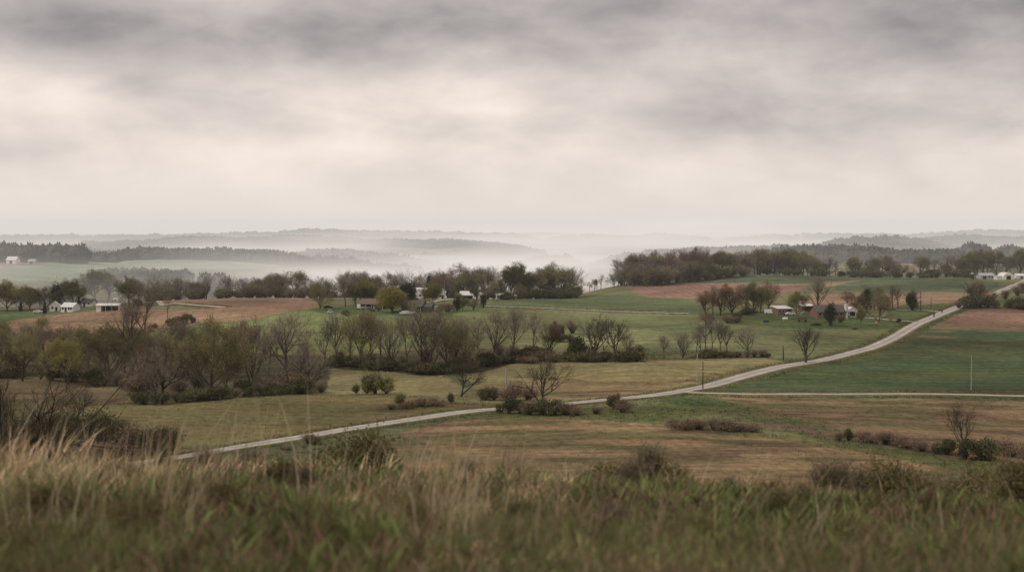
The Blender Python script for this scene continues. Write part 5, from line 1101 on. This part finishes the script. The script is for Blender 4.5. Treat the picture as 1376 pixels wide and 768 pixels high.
for a in ((600, 8.2, 70, .3), (540, 11, 70, .25), (60, 16, 90, .15), (300, 15, 110, .25), (170, 11, 70, .2), (430, 9, 60, .25), (1000, 17, 200, .18), (820, 22, 300, .2)): pg = pg - .6 * spot(*a)
for a in ((690, 15, 70, .2), (830, 14, 90, .2), (930, 11, 110, .2), (1300, 8, 160, .3), (220, 7.5, 160, .25), (480, 20, 60, .2), (540, 17, 40, .2), (1000, 8, 200, .2)): pg = pg + .6 * spot(*a)
typ = RNG.random(n); isg = typ < pg
dk = fbm(tx * 1.3 + 40, ty * .8, 57, 3)
colt = np.where(isg[:, None], GRN * RNG.uniform(.35, 1.8, (n, 1)), TAN * RNG.uniform(.35, 1.5, (n, 1))) * np.clip(.1 + 2.0 * dk, .3, 2.0)[:, None]
br = (~isg) & (RNG.random(n) < np.where((u > 560) & (d > 14), .68, .3)); colt *= (1 - .6 * np.clip(sum(spot(*a) for a in ((300, 8.5, 70, .2), (1050, 10.5, 60, .2), (380, 13, 40, .15), (60, 8.5, 80, .2), (760, 9, 70, .2), (1230, 13, 60, .2))), 0, 1))[:, None]; colt[br] = BRN * RNG.uniform(.6, 1.5, (br.sum(), 1))
low = sum(spot(*a) for a in ((300, 8.5, 70, .2), (1050, 10.5, 60, .2), (380, 13, 40, .15), (60, 8.5, 80, .2), (760, 9, 70, .2), (1230, 13, 60, .2)))
hh = level(u, d) * np.where(RNG.random(n) < .12, 1.5, 1) * (.25 + 1.35 * pt) * (1 - .6 * np.clip(low, 0, 1)) * np.where(isg, .75, 1.0) * RNG.uniform(.55, 1.2, n)
N_ = len(x); colb = colt[cid] * RNG.uniform(.6, 1.4, (N_, 1)); st_ = RNG.random(N_) < .14; k = st_ & ~isg[cid]; colb[k] = STRAW * RNG.uniform(.7, 1.2, (k.sum(), 1))
blades('tall_grass', 'tall tan and green grass covering the hilltop in front', x, y, hh[cid] * RNG.uniform(.45, 1.25, N_), np.maximum(.0042, .00046 * y) * RNG.uniform(.6, 1.7, N_), RNG.uniform(.1, .95, N_), RNG.normal(.3, 1.1, N_) + RNG.normal(size=n)[cid] * .9, colb, 'grass')
# undergrowth close to the soil
n, per = 7000, 14
x, y, cid, u, d = tufts(n, per, 4.4, 33)
colt = np.where((RNG.random(n) < .6)[:, None], GRN * RNG.uniform(.5, 1.2, (n, 1)), BRN * RNG.uniform(.6, 1.5, (n, 1))); N_ = len(x)
blades('low_grass', 'short green and brown undergrowth beneath the tall grass', x, y, (.10 + .12 * RNG.random(n))[cid] * RNG.uniform(.6, 1.3, N_), np.maximum(.003, .0004 * y) * RNG.uniform(.8, 1.6, N_), RNG.uniform(.2, .9, N_), RNG.uniform(0, 6.28, N_), colt[cid] * RNG.uniform(.7, 1.3, (N_, 1)), 'grass')
# broad-leaved weeds in patches among the grass
n, per = 6500, 13
x, y, cid, u, d = tufts(n, per, 5.0, 30); N_ = len(x); wp = fbm((u - 688) / F * d * .8 + 70, d * .5, 61, 3); k = (wp > .46)[cid]
colt = np.where((RNG.random(n) < .68)[:, None], np.array((.165, .19, .07)) * RNG.uniform(.35, 1.5, (n, 1)), np.array((.19, .125, .08)) * RNG.uniform(.4, 1.4, (n, 1)))
hb = ((.10 + .26 * RNG.random(n) * np.clip(wp * 2 - .4, .3, 1.3)) * np.interp(d, [5, 9, 16], [.6, .8, 1]))[cid] * RNG.uniform(.4, 1.2, N_)
blades('leafy_weeds', 'broad-leaved green and brown weeds among the grass', x[k], y[k], hb[k], (np.maximum(.012, .0013 * y) * RNG.uniform(.6, 1.5, N_))[k], RNG.uniform(.3, .95, N_)[k], RNG.uniform(0, 6.28, N_)[k], (colt[cid] * RNG.uniform(.65, 1.35, (N_, 1)))[k], 'weeds')
# single dry stalks rising over the rest
def stalks(spec):
    X_, Y_, H_ = [], [], []
    for u0, u1, d0, d1, h0, h1, k in spec:
        d = RNG.uniform(d0, d1, k); u = RNG.uniform(u0, u1, k); X_.append((u - 688) / F * d); Y_.append(d); H_.append(RNG.uniform(h0, h1, k))
    return np.concatenate(X_), np.concatenate(Y_), np.concatenate(H_)
x, y, h = stalks([(-200, 190, 11, 20, .6, 1.0, 90), (180, 300, 11, 15, .8, 1.12, 26), (300, 420, 10, 14, .8, 1.1, 22), (410, 560, 13, 20, .5, .85, 34), (540, 700, 11, 17, .5, .95, 46), (560, 640, 7.2, 9.5, .4, .7, 60), (700, 1400, 12, 22, .35, .6, 60), (640, 1300, 7, 11, .3, .5, 60), (0, 300, 7.5, 11, .5, .75, 90), (280, 300, 16, 18, .8, 1.0, 6)])
n = len(x)
blades('dry_stalks', 'thin straw-coloured stalks rising above the tall grass', x, y, h, np.maximum(.0024, .00026 * y) * RNG.uniform(.8, 1.5, n), RNG.uniform(.08, .7, n), RNG.normal(.2, 1.2, n), np.where(RNG.random((n, 1)) < .5, STRAW, TAN) * RNG.uniform(.6, 1.05, (n, 1)), 'grass')
# weeds, stubble and rough grass on the fields in the valley, taking the colour of the ground they grow in
def tone_at(x, y):
    i = np.clip(np.searchsorted(AG, x / y), 0, len(AG) - 1); j = np.clip(np.searchsorted(DG, y), 0, len(DG) - 1); return base[i, j], grass[i, j]
ROADS = np.concatenate([np.array([v.co[:2] for v in o.data.vertices])[3::8] for o in COL.objects if o.name.startswith(('country_road', 'gravel_road', 'driveway', 'farm_track'))])
def off_road(x, y, w_=4.2):
    keep = np.ones(len(x), bool)
    from mathutils import kdtree
    kd = kdtree.KDTree(len(ROADS))
    for i, p in enumerate(ROADS): kd.insert((p[0], p[1], 0), i)
    kd.balance()
    for i in range(len(x)):
        if kd.find((x[i], y[i], 0))[2] < w_: keep[i] = False
    return keep
n = 42000
y = np.sqrt(RNG.uniform(262 ** 2, 520 ** 2, n)); x = RNG.uniform(-830, 1130, n) / F * y
col, gk = tone_at(x, y); k = off_road(x, y, 4.4) & (RNG.random(n) < np.clip(.25 + gk, 0, 1) * np.clip(fbm(x / 9, y / 9, 91, 3) * 2.4 - .6, .05, 1)); x, y, col, gk = x[k], y[k], col[k], gk[k]
per = 5; n = len(x); cid = np.repeat(np.arange(n), per); N_ = n * per; xb = x[cid] + RNG.normal(size=N_) * .35; yb = y[cid] + RNG.normal(size=N_) * .35
blades('field_weeds', 'rough weeds and stubble scattered over the valley fields', xb, yb, (.12 + .4 * gk[cid]) * RNG.uniform(.4, 1.3, N_), RNG.uniform(.03, .09, N_), RNG.uniform(.2, .9, N_), RNG.uniform(0, 6.28, N_), col[cid] * RNG.uniform(.55, 1.25, (N_, 1)) * RNG.uniform(.8, 1.15, (n, 1))[cid], 'weeds')

# ragged grass along both edges of the roads
pick = RNG.integers(0, len(ROADS) - 2, 15000); p0 = ROADS[pick]; tdir = ROADS[np.clip(pick + 1, 0, len(ROADS) - 1)] - p0; tl = np.linalg.norm(tdir, axis=1); ok = (tl < 4) & (p0[:, 1] < 720); p0, tdir, tl = p0[ok], tdir[ok], tl[ok]
nrm = np.stack([-tdir[:, 1], tdir[:, 0]], 1) / tl[:, None]; off = np.where(RNG.random(len(p0)) < .5, 1, -1) * RNG.uniform(3.2, 6.5, len(p0)); vp = p0 + nrm * off[:, None] + RNG.normal(size=p0.shape) * .4
k = off_road(vp[:, 0], vp[:, 1], 2.6); vp = vp[k]; per = 4; n = len(vp); cid = np.repeat(np.arange(n), per); N_ = n * per
cv_ = np.where((fbm(vp[:, 0] / 12, vp[:, 1] / 12, 191, 3) > .5)[:, None], np.array((.10, .125, .04)), np.array((.20, .15, .075)))
blades('roadside_grass', 'ragged grass along the edges of the roads', vp[cid, 0] + RNG.normal(size=N_) * .3, vp[cid, 1] + RNG.normal(size=N_) * .3, RNG.uniform(.15, .55, N_), RNG.uniform(.04, .10, N_), RNG.uniform(.2, .9, N_), RNG.uniform(0, 6.28, N_), cv_[cid] * RNG.uniform(.55, 1.3, (N_, 1)), 'grass')
